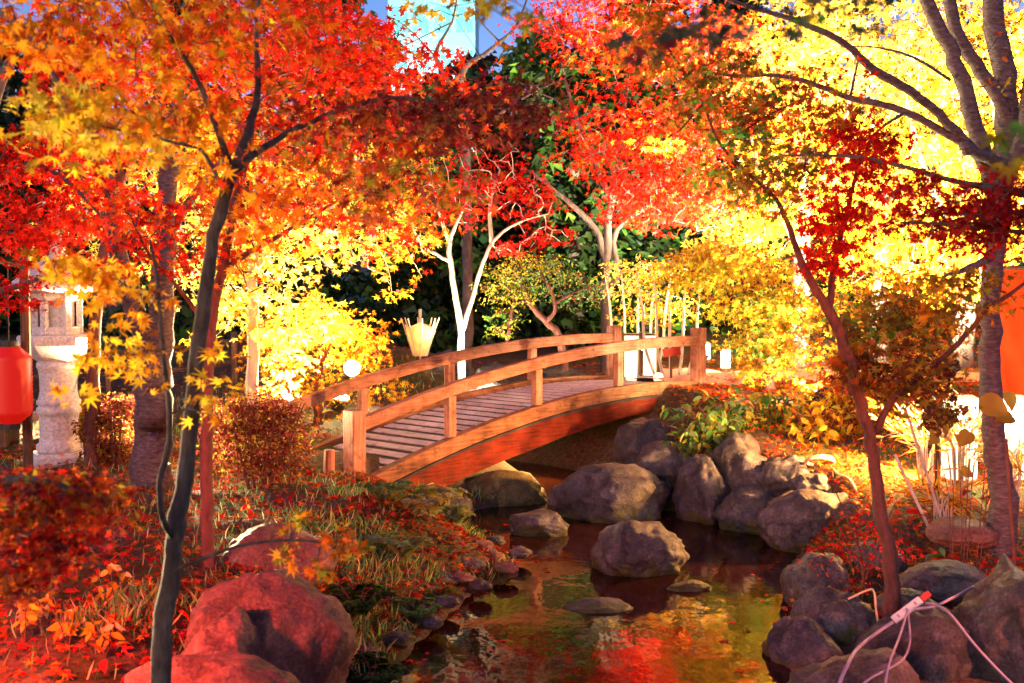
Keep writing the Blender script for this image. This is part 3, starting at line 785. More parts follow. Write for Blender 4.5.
# ------------------------------------------------------------------ lamps of the evening light-up
def floodlight(px, Y, target, power, col, label, ang=110, h=.22, soft=.06, red=False, loc=None, lens_r=.085):
    p = on(px, Y) if loc is None else Vector(loc)
    t = thing('floodlight', label, 'floodlight', p, group='garden floodlights')
    c = Vector((0, 0, h)); d = (Vector(target) - p - c).normalized()
    q = d.to_track_quat('Z', 'Y').to_matrix()
    def tr(v): return c + q @ Vector(v)
    mb = MB()
    ring = [(.05, -.12), (.075, -.10), (.08, -.02), (.11, .03), (.115, .05), (.10, .05), (.095, .03)]
    n = 20; v = []; f = []
    for r, z in ring: v += [tr((r * math.cos(2 * math.pi * k / n), r * math.sin(2 * math.pi * k / n), z)) for k in range(n)]
    for i in range(len(ring) - 1):
        for k in range(n): f.append((i * n + k, i * n + (k + 1) % n, (i + 1) * n + (k + 1) % n, (i + 1) * n + k))
    f.append(tuple(range(n - 1, -1, -1)))
    mb.add(v, f); mb.build('housing', M['black'], t, smooth=False)
    mb = MB(); mb.add([tr((.094 * math.cos(2 * math.pi * k / n), .094 * math.sin(2 * math.pi * k / n), .034)) for k in range(n)], [tuple(range(n))])
    mb.build('lens', M['lens_red'] if red else M['lens'], t)
    mb = MB(); mb.tube([(0, 0, -.1), (0, 0, h - .1)], .018, 8); mb.tube([tr((.12, 0, -.02)), Vector((.02, 0, h - .12)), Vector((-.02, 0, h - .12)), tr((-.12, 0, -.02))], .01, 6)
    mb.build('bracket', M['black'], t)
    ld = bpy.data.lights.new('flood_lamp', 'SPOT'); ld.energy = power; ld.color = col; ld.spot_size = R(ang); ld.spot_blend = .6; ld.shadow_soft_size = soft
    lo = bpy.data.objects.new('flood_lamp', ld); COL.objects.link(lo); lo.parent = t
    lo.location = tr((0, 0, .12)); lo.rotation_euler = (-d).to_track_quat('Z', 'Y').to_euler()
    return t
WARM = (1, .72, .33); YEL = (1, .80, .42); ORG = (1, .42, .12); REDC = (1, .075, .02)
pA = at(352, 368, 13.4)
floodlight(352, 13.4, (-1.5, 6, 1.6), 130, YEL, 'bare bright floodlight glaring beside the golden weeping maple', 140, h=pA.z - G(pA.x, 13.4))
floodlight(290, 11.8, at(285, 210, 10.8), 2300, YEL, 'floodlight shining up into the pale gold maple behind the azalea', 130)
floodlight(150, 10.4, at(190, 120, 8.0), 1300, YEL, 'floodlight hidden behind the old cherry trunk', 130)
floodlight(20, 12.8, at(30, 170, 8.0), 500, WARM, 'floodlight behind the stone lantern', 100)
floodlight(645, 17.0, at(645, 110, 15.6), 1050, (1, .62, .36), 'floodlight under the scarlet maple beyond the bridge', 110)
floodlight(700, 14.6, at(720, 120, 15), 1100, WARM, 'floodlight beyond the right bridge end aimed at high leaves', 110)
floodlight(850, 13.4, at(840, 100, 16.5), 13000, YEL, 'floodlight under the bright yellow trees at the upper right', 120)
floodlight(950, 12.8, at(930, 60, 15.5), 12000, YEL, 'floodlight behind the right cherry trunks', 120)
floodlight(1010, 8.9, at(1030, 430, 9.8), 260, (1, .66, .32), 'floodlight at the base of the orange cloth screen', 150, h=.18)
floodlight(940, 8.4, (1.2, 11.6, 1.0), 650, (1, .50, .17), 'floodlight in the dry reeds aimed at the bridge', 60, h=.55)
floodlight(960, 9.2, at(850, 460, 8.6), 1300, (1, .42, .10), 'floodlight low behind the tallest reeds', 150, h=.55)
q_ = A0 + AX * (.64 * BL) + NB * .6
floodlight(0, 0, (-.6, 10.6, .1), 240, (1, .50, .12), 'unseen floodlight added under the bridge deck to gild the bank', 120, loc=(q_.x, q_.y, .93 - .30), h=.10)  # added to gild the bank below, no such fixture is seen
floodlight(338, 12.9, at(420, -60, 11.6), 900, (1, .62, .26), 'added floodlight behind the left handrail brightening high leaves for the pond reflection', 90, h=.15)  # added to light leaves above the view that colour the pond reflection
floodlight(-95, 4.7, (-1.1, 3.6, 2.5), 340, (1, .78, .40), 'warm floodlight just left of the view aimed up at the yellow leaves', 100, h=.2)
floodlight(826, 10.9, at(745, 290, 12.4), 650, YEL, 'floodlight under the yellow maple on the right bank', 120)
floodlight(476, 13.3, at(512, 285, 14.5), 520, (1, .86, .50), 'floodlight below the left handrail aimed at the round green bush', 75, h=.12)
floodlight(463, 13.7, at(458, 220, 14.3), 300, (1, .80, .52), 'floodlight at the foot of the white barked tree', 70, h=.12)
floodlight(0, 3.6, (-.7, 5.6, .3), 190, REDC, 'red filtered floodlight standing on the lawn just left of the view', 120, red=True, loc=(-2.25, 3.7, G(-2.25, 3.7)), h=.75)
floodlight(0, 4.4, (1.2, 7.4, .3), 100, (1, .22, .10), 'red filtered floodlight standing on the bank just right of the view', 120, red=True, loc=(3.1, 4.6, G(3.1, 4.6)), h=.8)

# upturned paper umbrella lamp
p = on(420, 14.4)
ub = thing('umbrella_lamp', 'upturned paper umbrella glowing from within behind the left handrail', 'lamp', p)
zb = at(420, 356, 14.4).z - p.z; zt = at(420, 325, 14.4).z - p.z
n = 16; mb = MB(); v = []; f = []
for i in range(6):
    t = i / 5; r = .08 + (.20 - .08) * t ** .9; z = zb + (zt - zb) * t
    for k in range(n): v.append((r * math.cos(2 * math.pi * k / n), r * math.sin(2 * math.pi * k / n), z + (.03 * math.cos(2 * math.pi * k / n * 4) * t)))
for i in range(5):
    for k in range(n): f.append((i * n + k, i * n + (k + 1) % n, (i + 1) * n + (k + 1) % n, (i + 1) * n + k))
mb.add(v, f); mb.build('paper_shade', M['oiled'], ub, smooth=True)
for k in range(8):
    a = 2 * math.pi * k / 8 + .2
    mb = MB(); mb.tube([(.085 * math.cos(a), .085 * math.sin(a), zb), (.21 * math.cos(a), .21 * math.sin(a), zt), (.245 * math.cos(a), .245 * math.sin(a), zt + .09)], .009, 6)
    mb.build('rib', M['bark_pale'], ub)
mb = MB(); mb.tube([(0, 0, -.15), (0, 0, zt + .12)], .012, 8); mb.tube([(0, 0, zt + .10), (0, 0, zt + .2)], .022, 8); mb.build('handle', M['bark_pale'], ub)
ld = bpy.data.lights.new('umbrella_bulb', 'POINT'); ld.energy = 3.2; ld.color = (1, .55, .18); ld.shadow_soft_size = .05
lo = bpy.data.objects.new('umbrella_bulb', ld); COL.objects.link(lo); lo.parent = ub; lo.location = (0.03, 0, zt - .08)

def paper_lantern(px, Y, pyb, pyt, wpx, label, mat='paper_white', power=25):
    p = on(px, Y); k = Y / FPX
    zb, zt = at(px, pyb, Y).z - p.z, at(px, pyt, Y).z - p.z; r = wpx * k / 2
    t = thing('paper_lantern', label, 'lantern', p, group='white lanterns beyond the bridge')
    mb = MB(); mb.lathe([(r * .9, zb), (r, zb + .01), (r, zt - .01), (r * .9, zt)], 20); mb.build('shade', M[mat], t, smooth=False)
    mb = MB(); mb.lathe([(r * 1.1, zb - .05), (r * 1.1, zb - .002)], 20); mb.tube([(0, 0, -.1), (0, 0, zb - .03)], .03, 8); mb.build('base', M['wood_dark'], t)
    mb = MB(); mb.lathe([(r * 1.08, zt + .002), (r * .6, zt + .03)], 20); mb.build('cap', M['wood_dark'], t)
    ld = bpy.data.lights.new('lantern_bulb', 'POINT'); ld.energy = power; ld.color = YEL; ld.shadow_soft_size = .08
    lo = bpy.data.objects.new('lantern_bulb', ld); COL.objects.link(lo); lo.parent = t; lo.location = (0, -r * 1.6, zt)
paper_lantern(726, 15.2, 368, 350, 10, 'slim white cylinder lantern by the path right of the bridge end')
paper_lantern(707, 15.8, 359, 344, 8, 'white cylinder lantern half hidden behind the bridge end post')
p = on(640, 14.7); k = 14.7 / FPX
t = thing('box_lantern', 'wide white box lantern blazing behind the right half of the bridge', 'lantern', p)
zb, zt = at(640, 384, 14.7).z - p.z, at(640, 336, 14.7).z - p.z
for x in (-9, 10):
    mb = MB(); mb.box((x * k, 0, (zb + zt) / 2), 12 * k, .12, zt - zb); mb.build('shade', M['paper_white'], t, bevel=.01)
for x in (-17.5, .6, 18.5):
    mb = MB(); mb.box((x * k, 0, (zb + zt) / 2 - .05), .03, .15, zt - zb + .2); mb.build('upright', M['wood_dark'], t)
ld = bpy.data.lights.new('lantern_bulb', 'POINT'); ld.energy = 12; ld.color = YEL; ld.shadow_soft_size = .1
lo = bpy.data.objects.new('lantern_bulb', ld); COL.objects.link(lo); lo.parent = t; lo.location = (0, 0, zt + .25)
for zz in (zt + .02, zb - .02):
    mb = MB(); mb.box((0, 0, zz), 40 * k, .16, .03); mb.build('frame', M['wood_dark'], t)
for px, lb in ((632, 'small round lamp standing left in front of the box lantern'), (659, 'small round lamp standing right of the box lantern')):
    q = on(px, 14.3); z = at(px, 378, 14.3).z - q.z
    t = thing('ball_lamp', lb, 'lamp', q, group='ball lamps beyond the bridge')
    mb = MB(); mb.lathe([(.01, z - .07), (.05, z - .05), (.07, z), (.05, z + .05), (.01, z + .07)], 16); mb.build('globe', M['paper_white'], t, smooth=True)
    mb = MB(); mb.tube([(0, 0, -.1), (0, 0, z - .06)], .012, 8); mb.build('stem', M['black'], t)
q = on(672, 14.0); z = at(672, 352, 14).z - q.z
t = thing('sign_board', 'small red sign board on a stake behind the bridge', 'sign', q)
mb = MB(); mb.box((0, 0, z), .22, .03, .10, Matrix.Rotation(R(-8), 3, 'Y')); mb.build('board', M['red_paint'], t, bevel=.004)
mb = MB(); mb.tube([(0, .03, -.1), (0, .03, z)], .015, 8); mb.build('stake', M['wood_dark'], t)

for px_, w_, lb in ((962, 34, 'broad glowing paper cylinder added for the white glare behind the reeds left of the cherry trunk'), (1014, 30, 'broad glowing paper cylinder added for the white glare in front of the orange screen')):
    paper_lantern(px_, 9.0, 478, 398, w_, lb, power=60)  # glowing cylinders added to supply the white glare around the reeds
# orange cloth screen on the right bank
q = on(1010, 9.9)
cs_ = thing('cloth_screen', 'orange red cloth screen glowing behind the right cherry trunk', 'screen', q)
zt = at(1010, 268, 9.9).z - q.z
mb = MB(); v = []; f = []; nxs, nzs = 40, 16
for j in range(nzs + 1):
    for i in range(nxs + 1):
        x = -.16 + 1.36 * i / nxs; v.append((x, .035 * math.sin(x * 13) * (1 - .5 * j / nzs) + .01 * math.sin(x * 31 + j), -.02 + (zt + .02) * j / nzs))
for j in range(nzs):
    for i in range(nxs): f.append((j * (nxs + 1) + i, j * (nxs + 1) + i + 1, (j + 1) * (nxs + 1) + i + 1, (j + 1) * (nxs + 1) + i))
mb.add(v, f); mb.build('cloth', M['cloth'], cs_, smooth=True)
mb = MB(); mb.tube([(-.2, 0, zt), (1.24, 0, zt)], .02, 8); mb.build('pole', M['wood_dark'], cs_)
for x in (-.18, 1.22):
    mb = MB(); mb.tube([(x, .03, -.1), (x, .03, zt + .05)], .025, 8); mb.build('upright', M['wood_dark'], cs_)

# power strip and cords on the dark boulder
a = at(872, 633, 5.72); b = at(931, 592, 5.72)
ps = thing('power_strip', 'white power strip lying across the large dark boulder', 'power strip', (a + b) / 2)
d = (at(921, 600, 5.72) - at(893, 621, 5.72)); Lx = d.length; dd = d.normalized(); up = Vector((0, -.75, .65)); sd = dd.cross(up).normalized(); up = sd.cross(dd)
Mx = Matrix((dd, sd, up)).transposed()
c0 = at(907, 610, 5.72) - Vector(ps.location)
mb = MB(); mb.box(c0, Lx, .042, .028, Mx); mb.build('body', M['white_plastic'], ps, bevel=.008)
for k in (-.3, 0, .3):
    mb = MB(); mb.box(c0 + dd * Lx * k + up * .0145, .012, .018, .004, Mx); mb.build('socket', M['lilac_cable'], ps)
mb = MB(); mb.box(c0 + dd * (Lx / 2 + .03), .05, .03, .028, Mx); mb.build('plug', M['red_paint'], ps, bevel=.005)
def cord(pts, r, label, mat='lilac_cable', group='cables on the right bank', cat='cable', name='lilac_cable'):
    P, rr = catmull([at(*q) for q in pts], [r] * len(pts), 8); b0 = P[0].copy()
    mb = MB(); mb.tube([q - b0 for q in P], r, 8)
    tag(mb.build(name, M[mat], None, b0, smooth=True), label, cat, group)
cord([(893, 622, 5.70), (878, 632, 5.68), (858, 648, 5.3), (848, 664, 4.95), (838, 690, 4.85), (832, 740, 4.8)], .0085, 'thick lilac cord running from the left end of the power strip')
cord([(908, 612, 5.66), (910, 640, 5.6), (904, 658, 5.1), (890, 668, 5.0), (868, 680, 4.9), (846, 700, 4.85)], .0055, 'thin cord looping down from the middle of the power strip')
cord([(907, 612, 5.66), (900, 635, 5.4), (888, 668, 4.98), (884, 700, 4.85)], .0055, 'thin cord hanging straight down from the power strip')
cord([(926, 603, 5.68), (938, 606, 5.6), (952, 616, 5.5), (975, 645, 5.4), (1004, 676, 5.3), (1030, 700, 5.2)], .0065, 'pale cord running over the pointed boulder toward the lower right')
cord([(915, 609, 5.67), (935, 606, 5.64), (948, 600, 5.62), (960, 594, 5.9), (985, 580, 6.3)], .007, 'short cord leaving the power strip toward the leaf bank')
cord([(848, 599, 6.2), (868, 590, 6.18), (874, 592, 6.15), (876, 610, 6.1), (879, 632, 6.0), (872, 640, 6.0)], .006, 'slack pale cord arched over the angular mossy boulder', 'tan_hose')
pts = []
for i in range(26):
    a_ = i / 8 * 2 * math.pi; rr_ = 13 + 1.2 * math.sin(i * 1.7)
    pts.append((820 + rr_ * 1.0 * math.cos(a_), 463 + 4.5 * math.sin(a_) - i * .12, 9.4 + .1 * math.sin(a_)))
pts += [(838, 474, 9.2), (850, 480, 9.0), (866, 505, 8.4), (895, 520, 8.0), (908, 532, 7.8)]
cord(pts, .012, 'pale hose coiled on the right bank above the boulders', 'tan_hose', None, 'hose', 'coiled_hose')

# ------------------------------------------------------------------ trees and shrubs: left side
b = on(158, 3.55)
b.z -= .05
tree('young_maple', 'slim dark trunked maple closest on the left with spreading yellow to rust leaves', 'tree', b,
     [([b, (160, 683, 3.55), (168, 600, 3.56), (176, 530, 3.58), (187, 460, 3.6), (199, 340, 3.6), (214, 235, 3.62), (234, 168, 3.65)], [.042, .033, .030, .029, .027, .024, .022, .019]),
      ([(232, 172, 3.65), (214, 120, 3.62), (192, 70, 3.6), (166, 30, 3.55), (140, -20, 3.5)], [.013, .010, .008, .006, .004]),
      ([(235, 166, 3.65), (250, 125, 3.75), (258, 85, 3.9), (256, 30, 4.0), (262, -40, 4.1)], [.018, .014, .011, .008, .005]),
      ([(238, 168, 3.65), (262, 149, 3.8), (310, 122, 4.0), (390, 98, 4.2), (480, 108, 4.35), (540, 100, 4.4)], [.014, .012, .010, .008, .005, .003]),
      ([(226, 195, 3.64), (205, 155, 3.5), (188, 146, 3.4), (120, 130, 3.3), (60, 120, 3.2)], [.008, .006, .005, .004, .003]),
      ([(176, 540, 3.58), (163, 520, 3.5), (160, 480, 3.48), (170, 430, 3.48), (162, 340, 3.46), (157, 280, 3.45), (150, 240, 3.4)], [.012, .010, .009, .008, .007, .006, .004]),
      ([(172, 572, 3.56), (200, 560, 3.5), (240, 546, 3.5), (300, 540, 3.55), (345, 548, 3.6)], [.008, .006, .005, .004, .002])],
     [(85, 130, 3.25, 62, 42, .30, 16, 10, dict(yellow=5, lemon=2, gold=1)),
      (160, 110, 3.5, 75, 60, .35, 22, 10, dict(gold=2, orange=4, yellow=2, scarlet=2)),
      (150, 20, 3.6, 120, 45, .4, 28, 10, dict(gold=2, orange=4, yellow=2, scarlet=1)),
      (35, 20, 3.3, 60, 40, .3, 16, 10, dict(orange=4, gold=3, red=1)),
      (270, 40, 4.0, 80, 60, .4, 18, 11, dict(orange=3, scarlet=3, rust=1)),
      (330, 130, 4.1, 90, 50, .4, 24, 12, dict(rust=3, scarlet=2, olive=1, maroon=2)),
      (440, 110, 4.3, 95, 42, .35, 30, 12, dict(maroon=5, rust=1, brown=2)),  # maroon leaves, here and below, hold the shade of the unlit side
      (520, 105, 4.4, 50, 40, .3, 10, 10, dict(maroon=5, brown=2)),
      (400, 190, 4.3, 90, 42, .4, 20, 11, dict(olive=3, rust=3, maroon=2)),
      (440, 8, 4.2, 60, 12, .3, 4, 8, dict(yellow=3, olive=2)),
      (105, 285, 3.4, 55, 40, .2, 12, 9, dict(gold=5, yellow=3, orange=1)),
      (125, 345, 3.4, 45, 40, .2, 5, 8, dict(gold=5, yellow=3, orange=1)),
      (110, 375, 3.35, 40, 30, .2, 4, 7, dict(yellow=4, gold=3)),
      (225, 380, 3.5, 35, 40, .2, 3, 7, dict(gold=3, yellow=3, olive=1)),
      (300, 545, 3.55, 60, 26, .15, 6, 8, dict(rust=3, orange=2, olive=3)),
      (250, 190, 3.7, 70, 40, .3, 7, 9, dict(orange=3, gold=2, scarlet=2))],
     leaf=.042, kind='maple', bark='bark_dark', seed=11, dens=1.9, tr=(.004, .0012), rnd=.9, up=.45, tn=10)

b = on(207, 6.25)
tree('red_maple', 'slim maple with a vivid red lit stem just behind the dark trunked one', 'tree', b,
     [([b - Vector((0, 0, .08)), (207, 520, 6.25), (207, 440, 6.28), (210, 330, 6.3), (224, 260, 6.35), (236, 200, 6.4), (250, 140, 6.5), (262, 60, 6.6)], [.04, .034, .033, .03, .027, .024, .018, .01]),
      ([(226, 268, 6.35), (250, 252, 6.4), (276, 238, 6.5), (330, 205, 6.7), (400, 170, 6.9)], [.018, .015, .012, .009, .005]),
      ([(209, 330, 6.3), (180, 290, 6.2), (150, 255, 6.0), (130, 215, 5.9)], [.014, .011, .008, .004])],
     [(300, 70, 6.7, 110, 70, .7, 60, 12, dict(scarlet=4, orange=1, red=4)),
      (400, 90, 6.9, 90, 60, .6, 40, 12, dict(scarlet=3, rust=2, red=2, orange=1)),
      (290, 180, 6.6, 95, 55, .6, 40, 11, dict(scarlet=3, red=2, gold=2)),
      (180, 240, 6.1, 70, 50, .4, 22, 11, dict(red=3, scarlet=3, orange=1)),
      (390, 200, 6.9, 90, 50, .5, 22, 11, dict(rust=3, scarlet=2, red=3)),
      (340, 20, 6.8, 45, 30, .5, 16, 11, dict(red=3, scarlet=2)),
      (250, 250, 6.4, 60, 50, .4, 14, 9, dict(red=2, gold=3, yellow=2))],
     leaf=.05, kind='maple', bark='bark_red', seed=12, dens=1.7, tr=(.006, .002))

b = on(150, 8.8)
tree('cherry_tree', 'old cherry with ringed bark left of the azaleas, forking above the bush', 'tree', b,
     [([b - Vector((0, 0, .15)), (150, 470, 8.8), (152, 410, 8.8), (154, 360, 8.8), (160, 310, 8.8), (165, 250, 8.85), (168, 180, 8.9), (178, 90, 9)], [.19, .15, .142, .14, .10, .08, .07, .05]),
      ([(152, 372, 8.8), (138, 320, 8.75), (122, 262, 8.7), (108, 190, 8.6), (80, 90, 8.5)], [.11, .085, .07, .055, .03]),
      ([(166, 240, 8.85), (205, 180, 9.2), (260, 120, 9.5)], [.04, .03, .015])],
     [(110, 180, 8.6, 60, 60, .5, 10, 10, dict(scarlet=2, orange=2)), (175, 110, 9, 60, 60, .5, 10, 9, dict(gold=2, orange=2))],
     leaf=.05, kind='maple5', bark='bark_cherry', seed=13, tn=16, tr=(.008, .003))

b = on(-70, 7.6)
tree('lacy_red_maple', 'lacy leaved red maple reaching in from the left edge above the stone lantern', 'tree', b,
     [([b - Vector((0, 0, .1)), (-62, 400, 7.6), (-45, 250, 7.6), (-20, 140, 7.6), (10, 60, 7.6)], [.09, .08, .07, .05, .03]),
      ([(-45, 250, 7.6), (-10, 190, 7.5), (30, 165, 7.4), (65, 180, 7.3), (100, 215, 7.2)], [.04, .03, .022, .015, .006]),
      ([(-25, 0, 6.6), (20, 26, 6.6), (52, 74, 6.6), (75, 120, 6.6)], [.03, .028, .022, .008]),
      ([(-50, 280, 7.6), (0, 290, 7.4), (50, 275, 7.3), (95, 262, 7.2)], [.03, .02, .012, .005])],
     [(30, 170, 7.3, 70, 40, .5, 46, 13, dict(red=4, scarlet=3, crimson=1)), (60, 228, 7.2, 70, 32, .5, 40, 13, dict(red=4, scarlet=3, pink=1)),
      (5, 290, 7.3, 40, 30, .4, 14, 12, dict(red=4, scarlet=2)), (90, 60, 7, 60, 60, .5, 40, 13, dict(red=4, crimson=2, scarlet=2)),
      (80, 270, 7.2, 50, 14, .3, 10, 12, dict(red=4, scarlet=2, pink=1)), (120, 210, 7.3, 40, 40, .4, 22, 12, dict(scarlet=4, orange=2))],
     leaf=.05, kind='maple', bark='bark_grey', seed=14, dens=1.5, droop=.7, tr=(.006, .002))

b = on(252, 11.0)
tree('pale_gold_maple', 'brightly backlit pale yellow maple behind the azalea bush', 'tree', b,
     [([b - Vector((0, 0, .1)), (252, 330, 11), (254, 260, 11), (258, 200, 11), (262, 120, 11.2)], [.07, .055, .045, .035, .02]), ([(262, 120, 11.2), (300, 20, 11.4), (340, -60, 11.5), (460, -95, 11.5)], [.03, .025, .018, .008]),
      ([(254, 270, 11), (300, 220, 11), (360, 180, 11.2)], [.03, .022, .01]), ([(254, 290, 11), (210, 240, 11), (180, 180, 11)], [.03, .02, .01])],
     [(230, 250, 11, 70, 70, .8, 70, 12, dict(lemon=4, yellow=3, cream=3)), (320, 220, 11, 90, 60, .8, 80, 12, dict(lemon=4, yellow=3, cream=2)),  # cream leaves hold part of the white-hot backlight glow
      (290, 140, 11, 110, 60, .8, 60, 12, dict(yellow=3, gold=3, lemon=2)), (370, 170, 11.3, 70, 60, .7, 46, 12, dict(yellow=4, lemon=2, gold=2)),
      (190, 180, 11, 60, 60, .7, 40, 12, dict(lemon=4, yellow=3)), (270, 320, 10.8, 80, 30, .5, 34, 11, dict(yellow=4, lemon=3)),
      (110, 240, 11.3, 70, 60, .6, 34, 12, dict(lemon=3, cream=3, yellow=2)), (400, 240, 11.5, 40, 60, .6, 30, 12, dict(gold=3, yellow=3, scarlet=1)), (330, -70, 11.5, 110, 50, .9, 60, 12, dict(orange=4, gold=3, yellow=2)), (460, -95, 11.5, 80, 45, .8, 50, 12, dict(orange=4, gold=3, scarlet=2))],
     leaf=.065, kind='maple5', bark='bark_pale', seed=15, dens=1.4, tr=(.007, .003))

b = on(90, 9.6)
tree('orange_maple', 'orange and red maple filling the upper left behind the dark trunked one', 'tree', b,
     [([b - Vector((0, 0, .1)), (92, 380, 9.6), (100, 280, 9.6), (120, 180, 9.6), (160, 90, 9.6), (200, 10, 9.6)], [.07, .06, .05, .045, .03, .012]),
      ([(110, 230, 9.6), (70, 150, 9.5), (50, 60, 9.4)], [.035, .025, .008]), ([(130, 150, 9.6), (240, 90, 9.7), (330, 60, 9.8)], [.03, .02, .008])],
     [(140, 40, 9.6, 80, 60, .7, 70, 12, dict(orange=2, red=4, scarlet=3)), (240, 40, 9.8, 80, 60, .7, 70, 12, dict(orange=3, red=3, scarlet=3)), (315, 35, 9.9, 70, 50, .7, 56, 12, dict(scarlet=4, red=3, orange=2)),
      (90, 150, 9.5, 60, 50, .6, 40, 12, dict(red=3, orange=3)), (200, 130, 9.6, 70, 40, .6, 40, 12, dict(gold=3, orange=3, yellow=2)), (370, 90, 10, 40, 30, .5, 24, 12, dict(red=3, maroon=2, orange=1))],
     leaf=.06, kind='maple5', bark='bark_red', seed=18, dens=1.7, tr=(.007, .003))

b = on(318, 12.2)
tree('weeping_gold_maple', 'domed golden weeping maple behind the left handrail', 'tree', b,
     [([b - Vector((0, 0, .1)), (318, 380, 12.2), (325, 345, 12.2), (322, 320, 12.2)], [.06, .05, .04, .02]),
      ([(324, 350, 12.2), (350, 325, 12.2), (372, 335, 12.2)], [.02, .015, .006]), ([(322, 345, 12.2), (290, 325, 12.2), (265, 340, 12.2)], [.02, .015, .006])],
     [(318, 325, 12.2, 68, 24, .55, 120, 12, dict(yellow=3, gold=5, orange=1)), (285, 352, 12.0, 45, 28, .4, 60, 12, dict(gold=5, yellow=2, orange=2)),
      (360, 345, 12.3, 34, 30, .4, 60, 12, dict(gold=4, orange=2, yellow=2)), (330, 385, 12.1, 60, 22, .4, 46, 11, dict(gold=3, lime=2, orange=2)),
      (270, 390, 11.8, 40, 26, .4, 34, 11, dict(yellow=3, lemon=2, gold=2)), (375, 390, 12.4, 30, 18, .3, 24, 11, dict(olive=3, gold=2))],
     leaf=.05, kind='maple5', bark='bark_red', seed=16, droop=1.0, tr=(.005, .002))

def azalea(px, Y, wpx, hpx, label, seed, pal, n=90):
    b = on(px, Y); rng = np.random.default_rng(seed); k = Y / FPX; zb = b.z
    pyb = 290 + (CAMZ - zb) / k
    br_ = []
    for i in range(9):
        a = rng.uniform(-1, 1); d_ = rng.uniform(-.2, .2)
        br_.append(([(px + a * wpx * .08, pyb + 6, Y + d_ * .3), (px + a * wpx * .28, pyb - hpx * .4, Y + d_), (px + a * wpx * .44, pyb - hpx * .85, Y + d_ * 1.4)], [.014, .009, .004]))
    return tree('azalea_bush', label, 'bush', b, br_,
                [(px - wpx * .18, pyb - hpx * .5, Y, wpx * .3, hpx * .42, wpx * k * .35, n, 18, pal), (px + wpx * .18, pyb - hpx * .55, Y, wpx * .32, hpx * .44, wpx * k * .35, n, 18, pal),
                 (px, pyb - hpx * .72, Y, wpx * .36, hpx * .28, wpx * k * .35, n, 18, pal), (px, pyb - hpx * .25, Y, wpx * .4, hpx * .22, wpx * k * .3, n // 2, 16, pal)],
                leaf=.036, kind='oval', bark='bark_red', seed=seed, group='azalea bushes on the left lawn', tr=(.004, .0015), rnd=1.0)
azalea(256, 9.0, 112, 100, 'twiggy brown azalea bush right of the red stem, in front of the bridge end', 21, dict(brown=3, maroon=5, olive=2), 130)
azalea(116, 9.7, 70, 78, 'twiggy brown azalea bush left of the cherry trunk', 22, dict(brown=3, maroon=5, olive=2), 90)
azalea(80, 10.9, 36, 44, 'small orange tinted bush beside the stone lantern shaft', 23, dict(gold=3, olive=3, green=1), 40)

# low maple overhanging at lower left
b = on(-60, 3.2)
tree('low_maple', 'low rusty orange maple spilling in at the lower left corner', 'tree', b,
     [([b - Vector((0, 0, .1)), (-60, 620, 3.2), (-40, 520, 3.15), (10, 480, 3.1), (70, 488, 3.1), (110, 505, 3.1)], [.03, .026, .02, .012, .007, .003]),
      ([(-40, 530, 3.15), (10, 530, 3.1), (60, 545, 3.05)], [.012, .007, .003])],
     [(40, 500, 3.1, 80, 32, .25, 56, 14, dict(rust=4, red=2, olive=2, maroon=3)), (50, 540, 3.1, 65, 30, .2, 36, 13, dict(rust=3, red=3, maroon=3)),
      (15, 580, 3.1, 45, 25, .2, 14, 11, dict(rust=3, maroon=2, orange=1))],
     leaf=.026, kind='maple', bark='bark_dark', seed=31, dens=1.5, droop=.8, tr=(.003, .001))

# ------------------------------------------------------------------ trees: centre
b = on(461, 14.2)
tree('white_barked_maple', 'small tree with floodlit white stems and red leaves behind the bridge', 'tree', b,
     [([b - Vector((0, 0, .15)), (461, 335, 14.2), (456, 300, 14.2), (452, 272, 14.2), (449, 245, 14.2), (457, 222, 14.2), (470, 195, 14.2)], [.055, .047, .042, .038, .032, .022, .012]),
      ([(463, 330, 14.2), (474, 292, 14.2), (483, 262, 14.2), (496, 238, 14.2), (520, 222, 14.2), (548, 214, 14.3)], [.031, .029, .026, .022, .015, .007]),
      ([(451, 262, 14.2), (436, 254, 14.1), (424, 246, 14.1), (410, 225, 14)], [.024, .021, .017, .009]),
      ([(450, 245, 14.2), (440, 215, 14.2), (432, 180, 14.2)], [.03, .02, .01]), ([(492, 245, 14.2), (490, 205, 14.3), (500, 170, 14.4)], [.03, .02, .01])],
     [(450, 200, 14.2, 40, 30, .5, 34, 13, dict(red=3, pink=3, scarlet=2)), (520, 195, 14.4, 50, 28, .5, 50, 13, dict(red=4, crimson=2, scarlet=2)),
      (540, 238, 14.4, 34, 16, .3, 22, 12, dict(crimson=3, red=3)), (505, 250, 14.2, 24, 12, .3, 10, 12, dict(pink=3, scarlet=2)), (480, 165, 14.4, 60, 22, .4, 30, 12, dict(red=4, crimson=1))],
     leaf=.06, kind='maple5', bark='bark_pale', seed=41, tr=(.012, .004))

